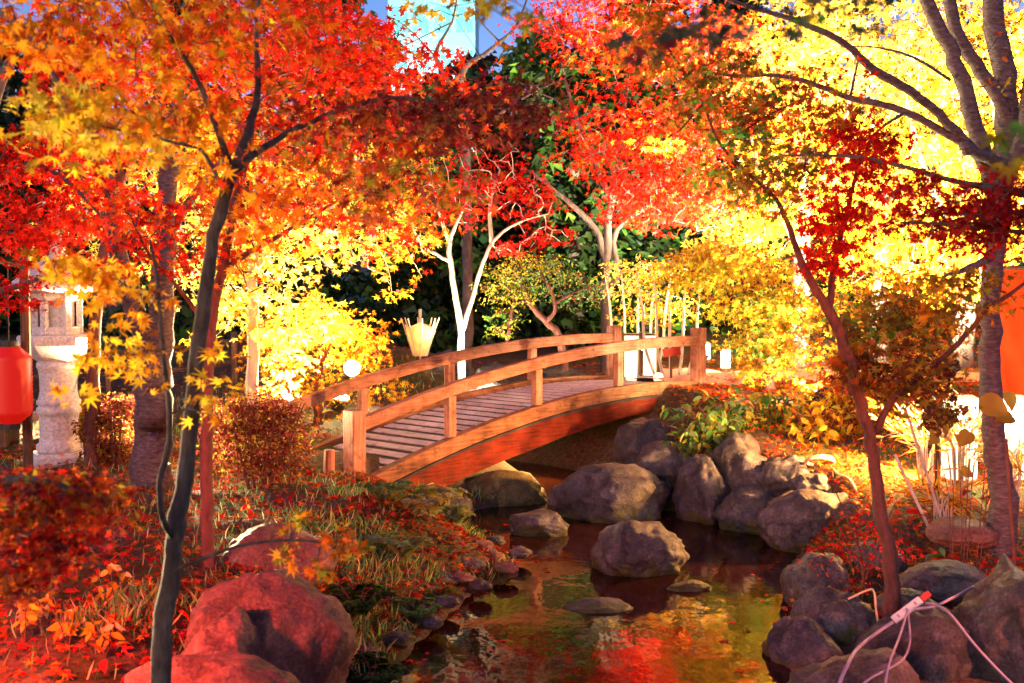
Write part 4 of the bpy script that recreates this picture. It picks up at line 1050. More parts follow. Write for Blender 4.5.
b = on(566, 14.6)
tree('green_azalea_tree', 'rounded yellow green bush with a leaning red trunk behind the bridge middle', 'tree', b,
     [([b - Vector((0, 0, .1)), (560, 338, 14.6), (546, 322, 14.55), (532, 306, 14.5), (524, 290, 14.5), (518, 272, 14.5)], [.06, .05, .045, .04, .025, .012]),
      ([(546, 322, 14.55), (555, 310, 14.5), (551, 290, 14.5), (542, 276, 14.5)], [.03, .028, .02, .01]), ([(553, 305, 14.5), (575, 292, 14.5), (595, 286, 14.6)], [.02, .015, .008]),
      ([(532, 306, 14.5), (522, 300, 14.5), (505, 285, 14.5)], [.02, .015, .008]), ([(505, 350, 14.3), (510, 325, 14.3), (514, 300, 14.3)], [.03, .025, .01])],
     [(505, 290, 14.5, 28, 32, .5, 60, 15, dict(lime=4, lemon=2, green=2)), (540, 275, 14.6, 42, 22, .5, 70, 15, dict(green=3, lime=2, sage=2)), (520, 265, 14.5, 35, 14, .4, 30, 15, dict(lime=4, yellow=1)),
      (580, 290, 14.7, 24, 20, .4, 40, 14, dict(green=3, rust=1, sage=2)), (500, 325, 14.3, 22, 16, .3, 24, 14, dict(lime=3, green=2))],
     leaf=.045, kind='oval', bark='bark_red', seed=42, tr=(.008, .003))

b = on(606, 16.0)
tree('scarlet_maple', 'tall grey trunked maple with blazing scarlet crown above the bridge', 'tree', b,
     [([b - Vector((0, 0, .15)), (606, 330, 16), (605, 280, 16), (607, 250, 16), (609, 215, 16), (620, 150, 16), (630, 60, 16)], [.09, .076, .068, .064, .052, .038, .02]),
      ([(605, 262, 16), (600, 240, 16), (588, 220, 16), (560, 195, 15.8), (530, 170, 15.6)], [.05, .05, .045, .03, .012]),
      ([(607, 290, 16), (617, 275, 16), (615, 235, 16), (640, 212, 16), (690, 200, 16)], [.045, .042, .038, .028, .012]),
      ([(612, 200, 16), (580, 130, 16), (560, 60, 16)], [.05, .035, .015])],
     [(645, 40, 15.6, 90, 60, .9, 120, 13, dict(scarlet=4, red=3, orange=2)), (620, 140, 15.6, 75, 45, .8, 80, 13, dict(red=4, scarlet=3, orange=1)), (650, 195, 15.4, 65, 34, .7, 90, 13, dict(red=5, scarlet=3)),
      (590, 15, 15.8, 70, 45, .8, 80, 13, dict(pink=1, scarlet=3, red=3)), (700, 200, 15.2, 55, 35, .6, 60, 13, dict(red=4, scarlet=3, orange=1)), (690, 140, 15.6, 60, 40, .7, 60, 13, dict(red=3, scarlet=3, orange=1)),
      (660, 145, 15.2, 30, 8, .4, 10, 12, dict(yellow=3, lemon=2)), (620, -70, 15.6, 110, 40, .9, 60, 13, dict(yellow=3, gold=4, orange=2)), (725, 60, 15.6, 55, 55, .8, 60, 13, dict(red=3, orange=3, scarlet=2))],
     leaf=.075, kind='maple5', bark='bark_grey', seed=43, dens=1.4, tr=(.012, .004))

for i, (px, Y, label) in enumerate([(640, 15.0, 'thin pale stemmed shrub with yellow leaves, tallest behind the right half of the bridge'), (672, 14.6, 'thin stemmed orange shrub just left of the right bridge post')]):
    b = on(px, Y); br_ = []
    for j in range(5):
        x = px - 26 + j * 12
        br_.append(([(px - 10 + j * 5, 392, Y), (x, 350, Y), (x + (j - 2) * 2, 305, Y), (x + (j - 2) * 5, 270, Y)], [.022, .02, .016, .007]))
    tree('thin_shrub', label, 'shrub', b, br_, [(px - 10, 275, Y, 34, 24, .4, 34, 12, dict(lime=3, lemon=3, cream=2) if i == 0 else dict(gold=3, orange=2, yellow=2)), (px, 310, Y, 34, 22, .4, 26, 11, dict(yellow=3, lime=2, sage=1) if i == 0 else dict(gold=3, yellow=2))],
         leaf=.06, kind='oval', bark='bark_pale', seed=44 + i, group='thin stemmed shrubs behind the bridge', tr=(.006, .002))

b = on(772, 12.6)
tree('yellow_maple', 'low spreading yellow green maple beside the right bridge end', 'tree', b,
     [([b - Vector((0, 0, .1)), (768, 378, 12.6), (761, 355, 12.6), (752, 325, 12.6), (745, 290, 12.6), (738, 255, 12.6)], [.07, .06, .055, .045, .03, .015]),
      ([(756, 340, 12.6), (790, 310, 12.6), (820, 290, 12.6)], [.03, .02, .01]), ([(752, 330, 12.6), (715, 300, 12.5), (680, 285, 12.5)], [.03, .02, .01]), ([(746, 295, 12.6), (780, 262, 12.6), (800, 255, 12.6)], [.02, .015, .008])],
     [(725, 255, 12.6, 48, 16, .6, 50, 13, dict(yellow=5, lemon=3)), (770, 272, 12.6, 55, 16, .6, 46, 13, dict(yellow=5, lemon=2)), (702, 276, 12.5, 46, 18, .6, 50, 13, dict(yellow=3, lime=4)),
      (760, 308, 12.4, 54, 20, .6, 76, 13, dict(lime=4, yellow=3, green=1)), (800, 310, 12.6, 48, 26, .6, 60, 13, dict(gold=3, olive=2, yellow=2)), (762, 345, 12.3, 40, 18, .5, 42, 12, dict(lime=4, green=2, gold=2)),
      (790, 350, 12.4, 46, 22, .5, 40, 12, dict(gold=3, lime=2, orange=1)), (760, 372, 12.2, 34, 10, .3, 14, 11, dict(yellow=2, lime=2))],
     leaf=.06, kind='maple5', bark='bark_red', seed=46, dens=1.4, droop=.7, tr=(.007, .002))

# ------------------------------------------------------------------ trees: right side
b = on(893, 6.25)
tree('leaning_maple', 'thin leaning maple rooted among the right bank boulders', 'tree', b,
     [([b - Vector((0, 0, .15)), (893, 585, 6.25), (881, 513, 6.25), (871, 443, 6.22), (860, 400, 6.2), (848, 355, 6.15), (829, 311, 6.1), (807, 275, 6.05), (786, 220, 6.0), (772, 195, 5.95), (723, 148, 5.85), (702, 102, 5.8), (680, 66, 5.7), (655, 30, 5.65)],
       [.056, .043, .036, .034, .033, .032, .028, .022, .014, .011, .009, .007, .005, .003]),
      ([(876, 431, 6.22), (890, 403, 6.15), (913, 381, 6.1), (952, 350, 6.0), (987, 311, 5.9), (1024, 283, 5.8), (1050, 250, 5.7)], [.022, .02, .017, .014, .012, .009, .005]),
      ([(829, 311, 6.1), (835, 260, 6.2), (850, 200, 6.3), (862, 140, 6.4)], [.022, .017, .012, .005]),
      ([(858, 395, 6.2), (872, 350, 6.3), (895, 310, 6.4)], [.018, .012, .005]),
      ([(723, 148, 5.85), (760, 120, 5.9), (800, 100, 6.0)], [.008, .006, .003]), ([(702, 104, 5.8), (680, 130, 5.7), (660, 140, 5.6)], [.006, .004, .003])],
     [(720, 95, 5.8, 70, 50, .35, 36, 12, dict(olive=3, rust=2, brown=2, green=2)), (760, 170, 5.9, 65, 50, .35, 40, 12, dict(olive=4, rust=1, green=2, brown=1)), (665, 40, 5.6, 70, 40, .35, 26, 12, dict(rust=3, olive=3, orange=1)),
      (790, 110, 6.0, 60, 40, .35, 24, 12, dict(rust=3, olive=2, crimson=1)), (855, 150, 6.3, 45, 40, .3, 34, 13, dict(crimson=4, red=4)), (835, 215, 6.2, 34, 45, .3, 30, 13, dict(crimson=3, red=4)),
      (830, 260, 6.1, 28, 24, .25, 14, 12, dict(red=4, crimson=3)), (890, 320, 6.3, 55, 35, .35, 38, 12, dict(olive=3, brown=3, green=2)), (905, 370, 6.15, 60, 30, .3, 34, 12, dict(brown=3, olive=3, maroon=1)),
      (860, 365, 6.2, 34, 30, .3, 16, 12, dict(rust=3, olive=2)), (960, 300, 5.9, 50, 32, .3, 20, 12, dict(olive=3, brown=1, gold=1)), (925, 405, 6.1, 40, 18, .25, 12, 11, dict(brown=3, olive=2))],
     leaf=.045, kind='maple', bark='bark_red', seed=51, dens=1.8, tr=(.005, .0015), tn=12)

b = on(1000, 7.4)
tree('cherry_tree', 'grey barked cherry with several rising stems at the right edge', 'tree', b,
     [([b - Vector((0, 0, .2)), (1002, 500, 7.4), (993, 430, 7.4), (990, 360, 7.4), (991, 290, 7.4), (997, 230, 7.4), (1004, 170, 7.42), (1006, 90, 7.45), (992, 0, 7.5), (985, -240, 7.6)], [.125, .085, .070, .066, .064, .064, .075, .075, .065, .02]),
      ([(1000, 200, 7.4), (988, 172, 7.35), (973, 116, 7.3), (955, 60, 7.3), (934, 18, 7.3), (840, -180, 7.3)], [.06, .056, .052, .048, .045, .015]),
      ([(1004, 180, 7.4), (1016, 150, 7.4), (1000, 102, 7.4), (976, 63, 7.4), (951, 7, 7.4), (930, -220, 7.4)], [.055, .05, .047, .043, .04, .012]),
      ([(990, 172, 7.35), (964, 140, 7.2), (920, 98, 7.1), (871, 68, 7.0), (843, 42, 6.9), (797, 21, 6.8), (744, 5, 6.7), (690, -15, 6.6)], [.036, .032, .028, .025, .021, .017, .012, .006]),
      ([(975, 150, 7.2), (906, 112, 7.2), (850, 98, 7.2), (790, 77, 7.2), (727, 75, 7.2), (680, 68, 7.2)], [.027, .023, .019, .015, .010, .005]),
      ([(1004, 165, 7.4), (980, 155, 7.1), (962, 146, 7.0)], [.04, .036, .03]),
      ([(1008, 172, 7.4), (1030, 100, 7.3), (1060, -200, 7.3)], [.065, .055, .015]),
      ([(906, 112, 7.2), (885, 125, 7.1), (870, 138, 7.0)], [.012, .009, .004]), ([(850, 98, 7.2), (856, 70, 7.1), (862, 45, 7.0)], [.01, .007, .003]), ([(950, 80, 7.3), (915, 58, 7.2), (880, 48, 7.1), (850, 46, 7.1)], [.012, .009, .006, .003]),
      ([(1003, 250, 7.4), (970, 268, 7.3), (945, 275, 7.2)], [.03, .022, .008])],
     [(840, 65, 7.0, 40, 14, .2, 6, 8, dict(red=4, scarlet=2)), (960, 235, 7.2, 40, 14, .2, 4, 7, dict(orange=2, gold=2)), (1010, 60, 7.2, 30, 60, .3, 8, 8, dict(olive=2, rust=2))],
     leaf=.05, kind='oval', bark='bark_cherry', seed=52, tn=18, tr=(.005, .002))

b = on(1110, 5.2)
tree('crimson_maple', 'dark crimson leaved maple branch reaching in from the right edge', 'tree', b,
     [([b - Vector((0, 0, .2)), (1108, 500, 5.2), (1100, 350, 5.2), (1080, 240, 5.2), (1040, 200, 5.2), (950, 180, 5.25), (865, 158, 5.3), (780, 155, 5.4)], [.06, .05, .045, .036, .022, .012, .008, .004]),
      ([(1080, 240, 5.2), (1020, 232, 5.15), (960, 225, 5.1), (900, 222, 5.1)], [.018, .012, .008, .004])],
     [(970, 220, 5.15, 80, 34, .25, 52, 13, dict(crimson=5, red=2, maroon=2)), (920, 195, 5.2, 45, 25, .2, 16, 12, dict(crimson=5, red=2)), (1010, 200, 5.2, 40, 40, .25, 20, 12, dict(crimson=4, maroon=3)), (870, 160, 5.3, 30, 10, .15, 3, 8, dict(crimson=4, red=2))],
     leaf=.036, kind='maple', bark='bark_dark', seed=53, dens=1.7, tr=(.004, .0015))

# overhanging leaves near the camera at the top
b = on(1010, 1.9)
b2 = Vector((2.5, 1.2, G(2.5, 1.2)))
tree('overhanging_maple', 'dark green leaved maple spray hanging into the top of the view, out of focus', 'tree', b2,
     [([b2 - Vector((0, 0, .1)), b2 + Vector((0, 0, 1.6)), Vector((2.2, 1.5, 2.6)), at(960, -60, 2.0), at(840, -40, 2.05), at(700, -30, 2.1), at(620, -20, 2.1)], [.05, .045, .03, .012, .008, .005, .003])],
     [(820, 20, 2.05, 60, 26, .06, 6, 4, dict(dgrey=4, green=1)), (670, 40, 1.9, 60, 24, .06, 7, 5, dict(dgrey=4, maroon=1)), (745, 15, 2.0, 60, 22, .06, 6, 5, dict(dgrey=4, olive=1)), (1012, 125, 2.0, 16, 40, .05, 3, 4, dict(green=3, olive=2)), (500, 15, 2.6, 40, 20, .1, 6, 5, dict(olive=3, lime=2, yellow=1))],
     leaf=.036, kind='maple', bark='bark_dark', seed=54, tr=(.002, .001), droop=.9, rnd=.9, up=.3)

# bright yellow trees beyond
YG = 'bright yellow trees beyond the right bank'
for i, (px, Y, blobs_, lb) in enumerate([
        (800, 16.5, [(790, 60, 16.5, 75, 70, 1.0, 110, 13, dict(lemon=4, yellow=3, cream=2)), (800, 170, 16.5, 80, 60, 1.0, 80, 13, dict(yellow=4, gold=3)), (760, 230, 16.5, 60, 30, .8, 30, 12, dict(gold=3, olive=2))], 'bright yellow tree seen through the cherry limbs, left of its stems'),
        (880, 17.5, [(880, 50, 17.5, 80, 70, 1.0, 120, 13, dict(lemon=5, cream=3, yellow=2)), (880, 160, 17.5, 80, 70, 1.0, 120, 13, dict(lemon=4, yellow=4, cream=2)), (870, 250, 17, 60, 40, .8, 40, 12, dict(yellow=3, gold=3))], 'pale yellow tree blazing directly behind the two cherry limbs'),
        (965, 16.0, [(960, 60, 16, 70, 80, 1.0, 120, 13, dict(lemon=4, yellow=4, cream=1)), (960, 180, 16, 70, 70, 1.0, 90, 13, dict(yellow=4, gold=2, lemon=2)), (940, 270, 15.6, 60, 40, .8, 50, 12, dict(yellow=3, orange=2, gold=2))], 'yellow tree behind the rising cherry stems'),
        (1050, 15.0, [(1040, 60, 15, 60, 90, 1.0, 80, 13, dict(lemon=3, yellow=4, gold=2)), (1040, 190, 15, 60, 70, 1.0, 60, 13, dict(yellow=3, gold=2, orange=2))], 'yellow tree cut off by the right edge')]):
    b = on(px, Y)
    tree('yellow_tree', lb, 'tree', b, [([b - Vector((0, 0, .2)), (px, 280, Y), (px + 4, 180, Y), (px - 6, 80, Y), (px, -20, Y)], [.16, .13, .10, .07, .03]), ([(px, 250, Y), (px - 40, 170, Y), (px - 60, 90, Y)], [.07, .05, .02]), ([(px, 220, Y), (px + 40, 140, Y), (px + 55, 60, Y)], [.06, .04, .02])],
         blobs_, leaf=.10, kind='maple5', bark='bark_grey', seed=61 + i, dens=1.7, group=YG, tr=(.014, .005))

for i, (px, Y, blobs_, tr_, lb) in enumerate([
        (905, 11.5, [(900, 285, 11.5, 60, 26, .7, 60, 13, dict(yellow=3, gold=3, lime=1)), (930, 330, 11.3, 50, 34, .7, 60, 13, dict(gold=3, orange=3, yellow=2)), (870, 320, 11.6, 45, 34, .7, 46, 13, dict(orange=2, gold=3, olive=2))], .05, 'orange and gold maple behind the dark leaning maple leaves'),
        (846, 10.8, [(835, 395, 10.8, 40, 24, .5, 40, 12, dict(yellow=3, gold=3, orange=1)), (880, 410, 10.6, 40, 30, .5, 46, 12, dict(gold=3, orange=3, yellow=1)), (830, 425, 10.5, 30, 18, .4, 20, 11, dict(gold=2, olive=2, orange=2))], .06, 'gold leaved bush with a brown stump like trunk on the right bank')]):
    b = on(px, Y)
    k_ = Y / FPX; pyb = 290 + (CAMZ - b.z) / k_
    tree('gold_bush' if i else 'orange_maple', lb, 'bush' if i else 'tree', b, [([b - Vector((0, 0, .2)), (px + 2, pyb - 30, Y), (px, pyb - 75, Y), (px - 4, pyb - 110, Y)], [tr_ * 1.3, tr_, tr_ * .8, tr_ * .4]), ([(px, pyb - 40, Y), (px + 25, pyb - 80, Y)], [tr_ * .5, tr_ * .2])],
         blobs_, leaf=.06, kind='maple5', bark='bark_red', seed=71 + i, tr=(.007, .003))

# leafy green plants on the right bank
LG = 'broad leaved shrubs on the right bank'
for i, (px, py, Y, rx, ry, n, pal, lb) in enumerate([
        (715, 420, 10.6, 44, 34, 60, dict(green=3, sage=4, lime=2), 'broad leaved green shrub hanging over boulders beside the bridge end'),
        (770, 412, 10.9, 44, 22, 40, dict(green=3, lime=3, olive=1), 'broad leaved green shrub above the tan slab'),
        (825, 418, 10.3, 36, 22, 26, dict(lime=2, gold=3, yellow=2), 'broad leaved yellowing shrub left of the stump like trunk')]):
    b = on(px, Y)
    k_ = Y / FPX; pyb = 290 + (CAMZ - b.z) / k_
    tree('leafy_shrub', lb, 'shrub', b, [([(px + a * 4, pyb + 8, Y), (px + a * 16, pyb - 20, Y), (px + a * 28, py - ry * .4, Y - .1)], [.012, .009, .005]) for a in (-1.2, -.6, 0, .6, 1.2)],
         [(px, py, Y, rx, ry, .35, n, 7, pal), (px - rx * .4, py + ry * .5, Y - .2, rx * .5, ry * .5, .2, n // 3, 7, pal)], leaf=.105, kind='oval', bark='bark_red', seed=81 + i, group=LG, droop=.6, tr=(.005, .003))
b = on(868, 6.75)
tree('red_leaved_shrub', 'sprawling red leaved shrub among boulders left of the leaning trunk', 'shrub', b,
     [([b - Vector((0, 0, .1)), (862, 560, 6.7), (850, 525, 6.7), (835, 490, 6.75)], [.01, .008, .006, .003]), ([(865, 580, 6.7), (880, 540, 6.7), (892, 510, 6.75)], [.008, .006, .003]), ([(862, 560, 6.7), (840, 545, 6.65), (822, 540, 6.6)], [.006, .004, .002])],
     [(862, 540, 6.7, 36, 34, .25, 34, 9, dict(crimson=3, red=4, rust=1)), (845, 575, 6.6, 30, 22, .2, 14, 9, dict(red=3, rust=2, olive=1)), (895, 545, 6.6, 24, 24, .2, 14, 9, dict(red=3, crimson=2))],
     leaf=.028, kind='oval', bark='bark_red', seed=84, tr=(.003, .001))

# heart leaved plant and reeds near the right cherry trunk
b = on(968, 7.0)
t = thing('heart_leaved_plant', 'tall plant with a few broad tan heart leaves before the cherry trunk', 'plant', b)
rng = np.random.default_rng(90)
spots = [(941, 417, 15), (970, 432, 13), (980, 401, 20), (934, 433, 13), (1006, 392, 14), (1013, 417, 14), (960, 470, 10)]
P = np.array([at(x, y, 6.85 + .03 * i) for i, (x, y, r) in enumerate(spots)]); S = np.array([r * 6.85 / FPX * 1.5 for _, _, r in spots])
Nn = np.array([[rng.normal(0, .6), -1, .5 + rng.normal(0, .3)] for _ in spots]); T = np.array([[rng.normal(0, 1.1), -.2, -.8] for _ in spots])
C = np.clip(np.array([PAL['olive']] * len(spots)) * np.array([.75, .62, 1.2]) * rng.uniform(.8, 1.2, (len(spots), 1)), 0, .9)
for i in range(len(spots)):
    me = foliage_mesh('leaf', P[i:i + 1] - np.array(b), Nn[i:i + 1], T[i:i + 1], S[i:i + 1], C[i:i + 1], 'heart'); link('leaf', me, M['leaf'], t)
mb = MB()
for i, q in enumerate(P):
    q = Vector(q) - b; mb.tube([Vector((q.x * .3, 0, -.05)), Vector((q.x * .5, q.y * .6, q.z * .6)), q], [.004, .003, .002], 6)
mb.build('stem', M['bark_red'], t)

def reeds(px, Y, n, h, spread, label, seed, cols=('cream', 'gold')):
    b = on(px, Y); t = thing('reed_clump', label, 'reeds', b, group='dry reed clumps on the right bank'); rg = random.Random(seed)
    mb = MB(); tips = []
    for i in range(n):
        a = rg.uniform(-1, 1); d = rg.uniform(-1, 1) * .12; hh = h * rg.uniform(.6, 1.1)
        e = Vector((a * spread, d * 2, hh)); m = Vector((a * spread * .3, d, hh * .62)); e2 = e + Vector((a * spread * .6, d, -hh * .12))
        mb.tube([Vector((a * .06, d * .3, -.05)), m, e, e2], [.006, .005, .003, .0012], 5); tips.append((m, e, e2))
    mb.build('stalk_bundle', M['bark_pale'], t)
    rng = np.random.default_rng(seed); P, T = [], []
    for m, e, e2 in tips:
        for k in range(12):
            u = rng.uniform(0, 1); q = (m * (1 - u) + e * u) if u < .6 else (e * (1 - u) + e2 * u)
            P.append(q); T.append((e2 - m).normalized() + Vector(rng.normal(0, .35, 3)))
    P = np.array(P); T = np.array(T); n_ = len(P)
    me = foliage_mesh('foliage', P, rng.normal(0, 1, (n_, 3)), T, rng.uniform(.08, .22, n_), pick(rng, {c: 1 for c in cols}, n_), 'needle'); link('foliage', me, M['leaf'], t)
reeds(930, 8.6, 16, .62, .28, 'pale dry reed clump left of the right cherry trunk', 91)
reeds(965, 8.3, 18, .7, .3, 'tallest dry reed clump glaring white beside the cherry trunk', 92)
reeds(1020, 8.2, 12, .5, .25, 'dry reed clump right of the cherry trunk', 93)
reeds(945, 7.9, 14, .3, .14, 'short dark rooted clump with yellow tips before the reeds', 94, ('yellow', 'gold', 'brown'))
for i, (a, b, lb) in enumerate([((905, 408, 8.0), (944, 470, 7.9), 'bamboo stake leaning left of the reeds, longest of the three'), ((895, 455, 8.2), (930, 490, 7.8), 'short bamboo stake lying low over orange leaves'), ((1006, 440, 7.0), (1018, 520, 7.0), 'thin dark stake right of the cherry trunk')]):
    a, b = at(*a), at(*b); b.z = min(b.z, G(b.x, b.y))
    mb = MB(); mb.tube([Vector((0, 0, 0)), a - b], .011, 8); tag(mb.build('bamboo_stake', M['bark_pale'] if i < 2 else M['bark_red'], None, b), lb, 'stake', 'stakes on the right bank')

# ------------------------------------------------------------------ background trees
BG = 'dark evergreen trees at the back of the garden'
rg = np.random.default_rng(200)
bgspec = [(-60, 24, 50, 'leftmost dark evergreen at the back'), (70, 26, 30, 'dark evergreen rising behind the stone lantern'), (190, 24, -20, 'dark evergreen behind the old cherry'), (310, 25, -20, 'dark evergreen behind the pale gold maple'),
          (420, 22, 95, 'dark evergreen just left of the white barked stems'), (505, 24, 85, 'dark evergreen behind the white barked tree'), (575, 21, 60, 'dark evergreen behind the grey trunk'),
          (650, 24, -20, 'dark evergreen behind the scarlet crown'), (740, 24, -30, 'dark evergreen behind the yellow maple'), (850, 26, -20, 'dark evergreen far behind the leaning maple'), (960, 25, 30, 'dark evergreen behind the cherry stems'), (1080, 24, 40, 'dark evergreen at the far right edge')]
for i, (px, Y, top, lb) in enumerate(bgspec):
    b = on(px, Y); k_ = Y / FPX; pyb = 290 + (CAMZ - b.z) / k_
    h = pyb - top; blobs_ = []
    for j in range(7):
        f_ = j / 6
        blobs_.append((px + rg.normal(0, 14), pyb - h * (.10 + .84 * f_), Y, 78 * (1 - .5 * f_) + 8, h * .11, 1.2 * (1 - .5 * f_), int(46 * (1 - .35 * f_)), 12, dict(dgreen=4, green=1, bluegreen=2)))
    tree('evergreen_tree', lb, 'tree', b, [([b - Vector((0, 0, .2)), (px, pyb - h * .5, Y), (px, pyb - h * .95, Y)], [.2, .14, .04])], blobs_, leaf=.26, kind='clump', bark='bark_grey', seed=210 + i, group=BG, twigs=False)
for i, (px, Y, top, lb, pal) in enumerate([(520, 30, 45, 'pale green pine below the cyan gap at the top', dict(sage=4, green=3, lime=1)), (575, 31, 30, 'grey green pine right of the cyan gap', dict(sage=2, green=2, bluegreen=3)), (440, 32, 62, 'dusky rounded tree at the foot of the cyan building', dict(maroon=2, bluegreen=2, dgrey=3)),
                                 (10, 30, 30, 'grey green tree at the upper left edge', dict(dgrey=3, bluegreen=3, sage=1)), (640, 32, 10, 'tall dark pine behind the scarlet crown top', dict(dgreen=3, bluegreen=2))]):
    b = on(px, Y); k_ = Y / FPX; pyb = 290 + (CAMZ - b.z) / k_; h = pyb - top; blobs_ = []
    for j in range(8):
        f_ = j / 7
        blobs_.append((px + rg.normal(0, 10), pyb - h * (.2 + .76 * f_), Y, 60 * (1 - .55 * f_) + 6, h * .09, 1.6 * (1 - .5 * f_), int(30 * (1 - .4 * f_)), 14, pal))
    tree('pine_tree', lb, 'tree', b, [([b - Vector((0, 0, .2)), (px, pyb - h * .5, Y), (px, pyb - h * .97, Y)], [.25, .18, .05])], blobs_, leaf=.26, kind='clump', bark='bark_grey', seed=240 + i, group='pines beyond the garden', twigs=False)
b = on(455, 12.8)
b2 = on(466, 16.5)
tree('bare_tree', 'nearly bare tree with thin lilac branches crossing the cyan gap', 'tree', b2,
     [([b2, (468, 250, 16.5), (466, 150, 16.5), (462, 76, 16.5), (490, 50, 16.4), (516, 26, 16.3), (530, -10, 16.3)], [.09, .075, .06, .045, .03, .02, .008]),
      ([(464, 100, 16.5), (436, 58, 16.5), (452, 22, 16.5), (458, -10, 16.5)], [.035, .028, .018, .008]), ([(452, 22, 16.5), (420, 38, 16.5), (392, 52, 16.5)], [.015, .01, .005]), ([(440, 62, 16.5), (410, 30, 16.5), (386, 14, 16.5)], [.015, .01, .004]),
      ([(500, 42, 16.4), (480, 20, 16.4), (472, -5, 16.4)], [.015, .01, .005]), ([(466, 140, 16.5), (520, 100, 16.4), (560, 80, 16.4)], [.035, .022, .008]), ([(535, 92, 16.4), (556, 100, 16.4), (575, 118, 16.4)], [.014, .01, .004])],
     [(420, 40, 16.5, 40, 30, .5, 16, 2, dict(brown=1, orange=1)), (540, 90, 16.4, 40, 30, .5, 16, 2, dict(maroon=1, brown=1))], leaf=.05, kind='oval', bark='bark_grey', seed=260, tr=(.012, .004))

# pale cyan building far behind
bx0, bx1 = at(388, 0, 70).x, at(475, 0, 70).x
bz = at(400, -60, 70).z
bd = thing('tower_building', 'pale cyan tower block glimpsed at the top between leaves', 'building', ((bx0 + bx1) / 2, 74, G(-4, 70)))
wl_ = mat_noise('pale_cyan_cladding', [(.3, (.26, .70, .74)), (.7, (.34, .80, .82))], .6, .5, .02)
gl = mat_noise('cyan_glass', [(.3, (.12, .5, .58)), (.7, (.2, .6, .66))], .6, .15, .0)
mb = MB(); mb.box((0, 0, bz / 2), bx1 - bx0, 8, bz); mb.build('wall', wl_, bd)
for j in range(9):
    for i in range(4):
        mb = MB(); mb.box((-(bx1 - bx0) / 2 + (i + .5) * (bx1 - bx0) / 4, -4.03, 2.2 + j * 2.6), (bx1 - bx0) / 4 - .35, .06, 1.5); mb.build('window', gl, bd)

ld = bpy.data.lights.new('added_facade_spot', 'SPOT'); ld.energy = 15000; ld.color = (.45, 1, 1); ld.spot_size = R(80); ld.shadow_soft_size = .3  # added spot that brightens the cyan wall, with an invented post
lo = bpy.data.objects.new('added_facade_spot', ld); COL.objects.link(lo); lo.parent = bd; lo.location = (0, -16, 6); lo.rotation_euler = Vector((0, -11, -8)).to_track_quat('Z', 'Y').to_euler()
mb = MB(); mb.tube([(0, -16.3, 0), (0, -16.3, 5.9)], .08, 8); mb.box((0, -16.25, 6), .4, .25, .3); mb.build('added_facade_spot_post', M['black'], bd)

# ------------------------------------------------------------------ ground cover
rng = np.random.default_rng(300)
def scatter(n, region, cond=None):
    out = []
    while sum(len(o) for o in out) < n:
        x = rng.uniform(region[0], region[1], n); y = rng.uniform(region[2], region[3], n)
        d = pond_sd(x, y); ok = d > .02
        if cond is not None: ok &= cond(x, y, d)
        out.append(np.stack([x[ok], y[ok]], 1))
    q = np.concatenate(out)[:n]
    nzv = np.array([noise.fractal(Vector((a * 2.2, b_ * 2.2, 0)), 1.0, 2.0, 4) for a, b_ in q])
    z = gh(q[:, 0], q[:, 1]) + .035 * nzv
    return np.column_stack([q, z])
def clear_bridge(x, y, d):
    u = (x - A0.x) * AX.x + (y - A0.y) * AX.y; v = (x - A0.x) * NB.x + (y - A0.y) * NB.y
    return ~((u > -.2) & (u < BL + .2) & (v > -.1) & (v < BW + .1))
def litter(name, P, pal, size, kind, seed, lift=.012):
    r_ = np.random.default_rng(seed); n = len(P); P = P.copy(); P[:, 2] += lift + r_.uniform(0, .02, n)
    me = foliage_mesh(name, P, r_.normal(0, .38, (n, 3)) + np.array([0, 0, 1]), r_.normal(0, 1, (n, 3)), size * r_.uniform(.6, 1.2, n), pick(r_, pal, n, .28), kind)
    return tag(link(name, me, M['dryleaf']), kind='stuff')
Pl = scatter(15000, (-5.5, .2, 3.2, 11.5), lambda x, y, d: clear_bridge(x, y, d) & (x < .3))
litter('fallen_leaves', Pl, dict(red=4, crimson=3, rust=3, orange=2, brown=2, gold=1), .042, 'maple5', 301)
Ps = scatter(4200, (-2.0, .35, 5.0, 10.5), lambda x, y, d: clear_bridge(x, y, d) & (x < .3) & (d < 1.1))
litter('fallen_leaves', Ps, dict(red=3, crimson=2, brown=4, maroon=2, rust=2, gold=1, olive=2, dgrey=2), .038, 'maple5', 307)
Pr = scatter(16000, (1.4, 6.5, 6.4, 14), lambda x, y, d: clear_bridge(x, y, d))
litter('fallen_leaves', Pr, dict(red=4, orange=3, rust=3, gold=2, scarlet=2, brown=1), .045, 'maple5', 302)
Pb = scatter(5000, (-7, 8, 11, 20), lambda x, y, d: clear_bridge(x, y, d))
litter('fallen_leaves', Pb, dict(rust=3, brown=3, red=2, gold=1), .06, 'maple5', 303)
Pk = scatter(190, (1.5, 4.4, 6.3, 8.6)); litter('fallen_leaves', Pk, dict(red=4, scarlet=3, maroon=1, rust=1), .105, 'oval', 304, .03)
Pk = scatter(90, (-3.2, -.6, 3.6, 6.5)); litter('fallen_leaves', Pk, dict(red=4, orange=2, yellow=1, rust=1), .09, 'oval', 305, .03)
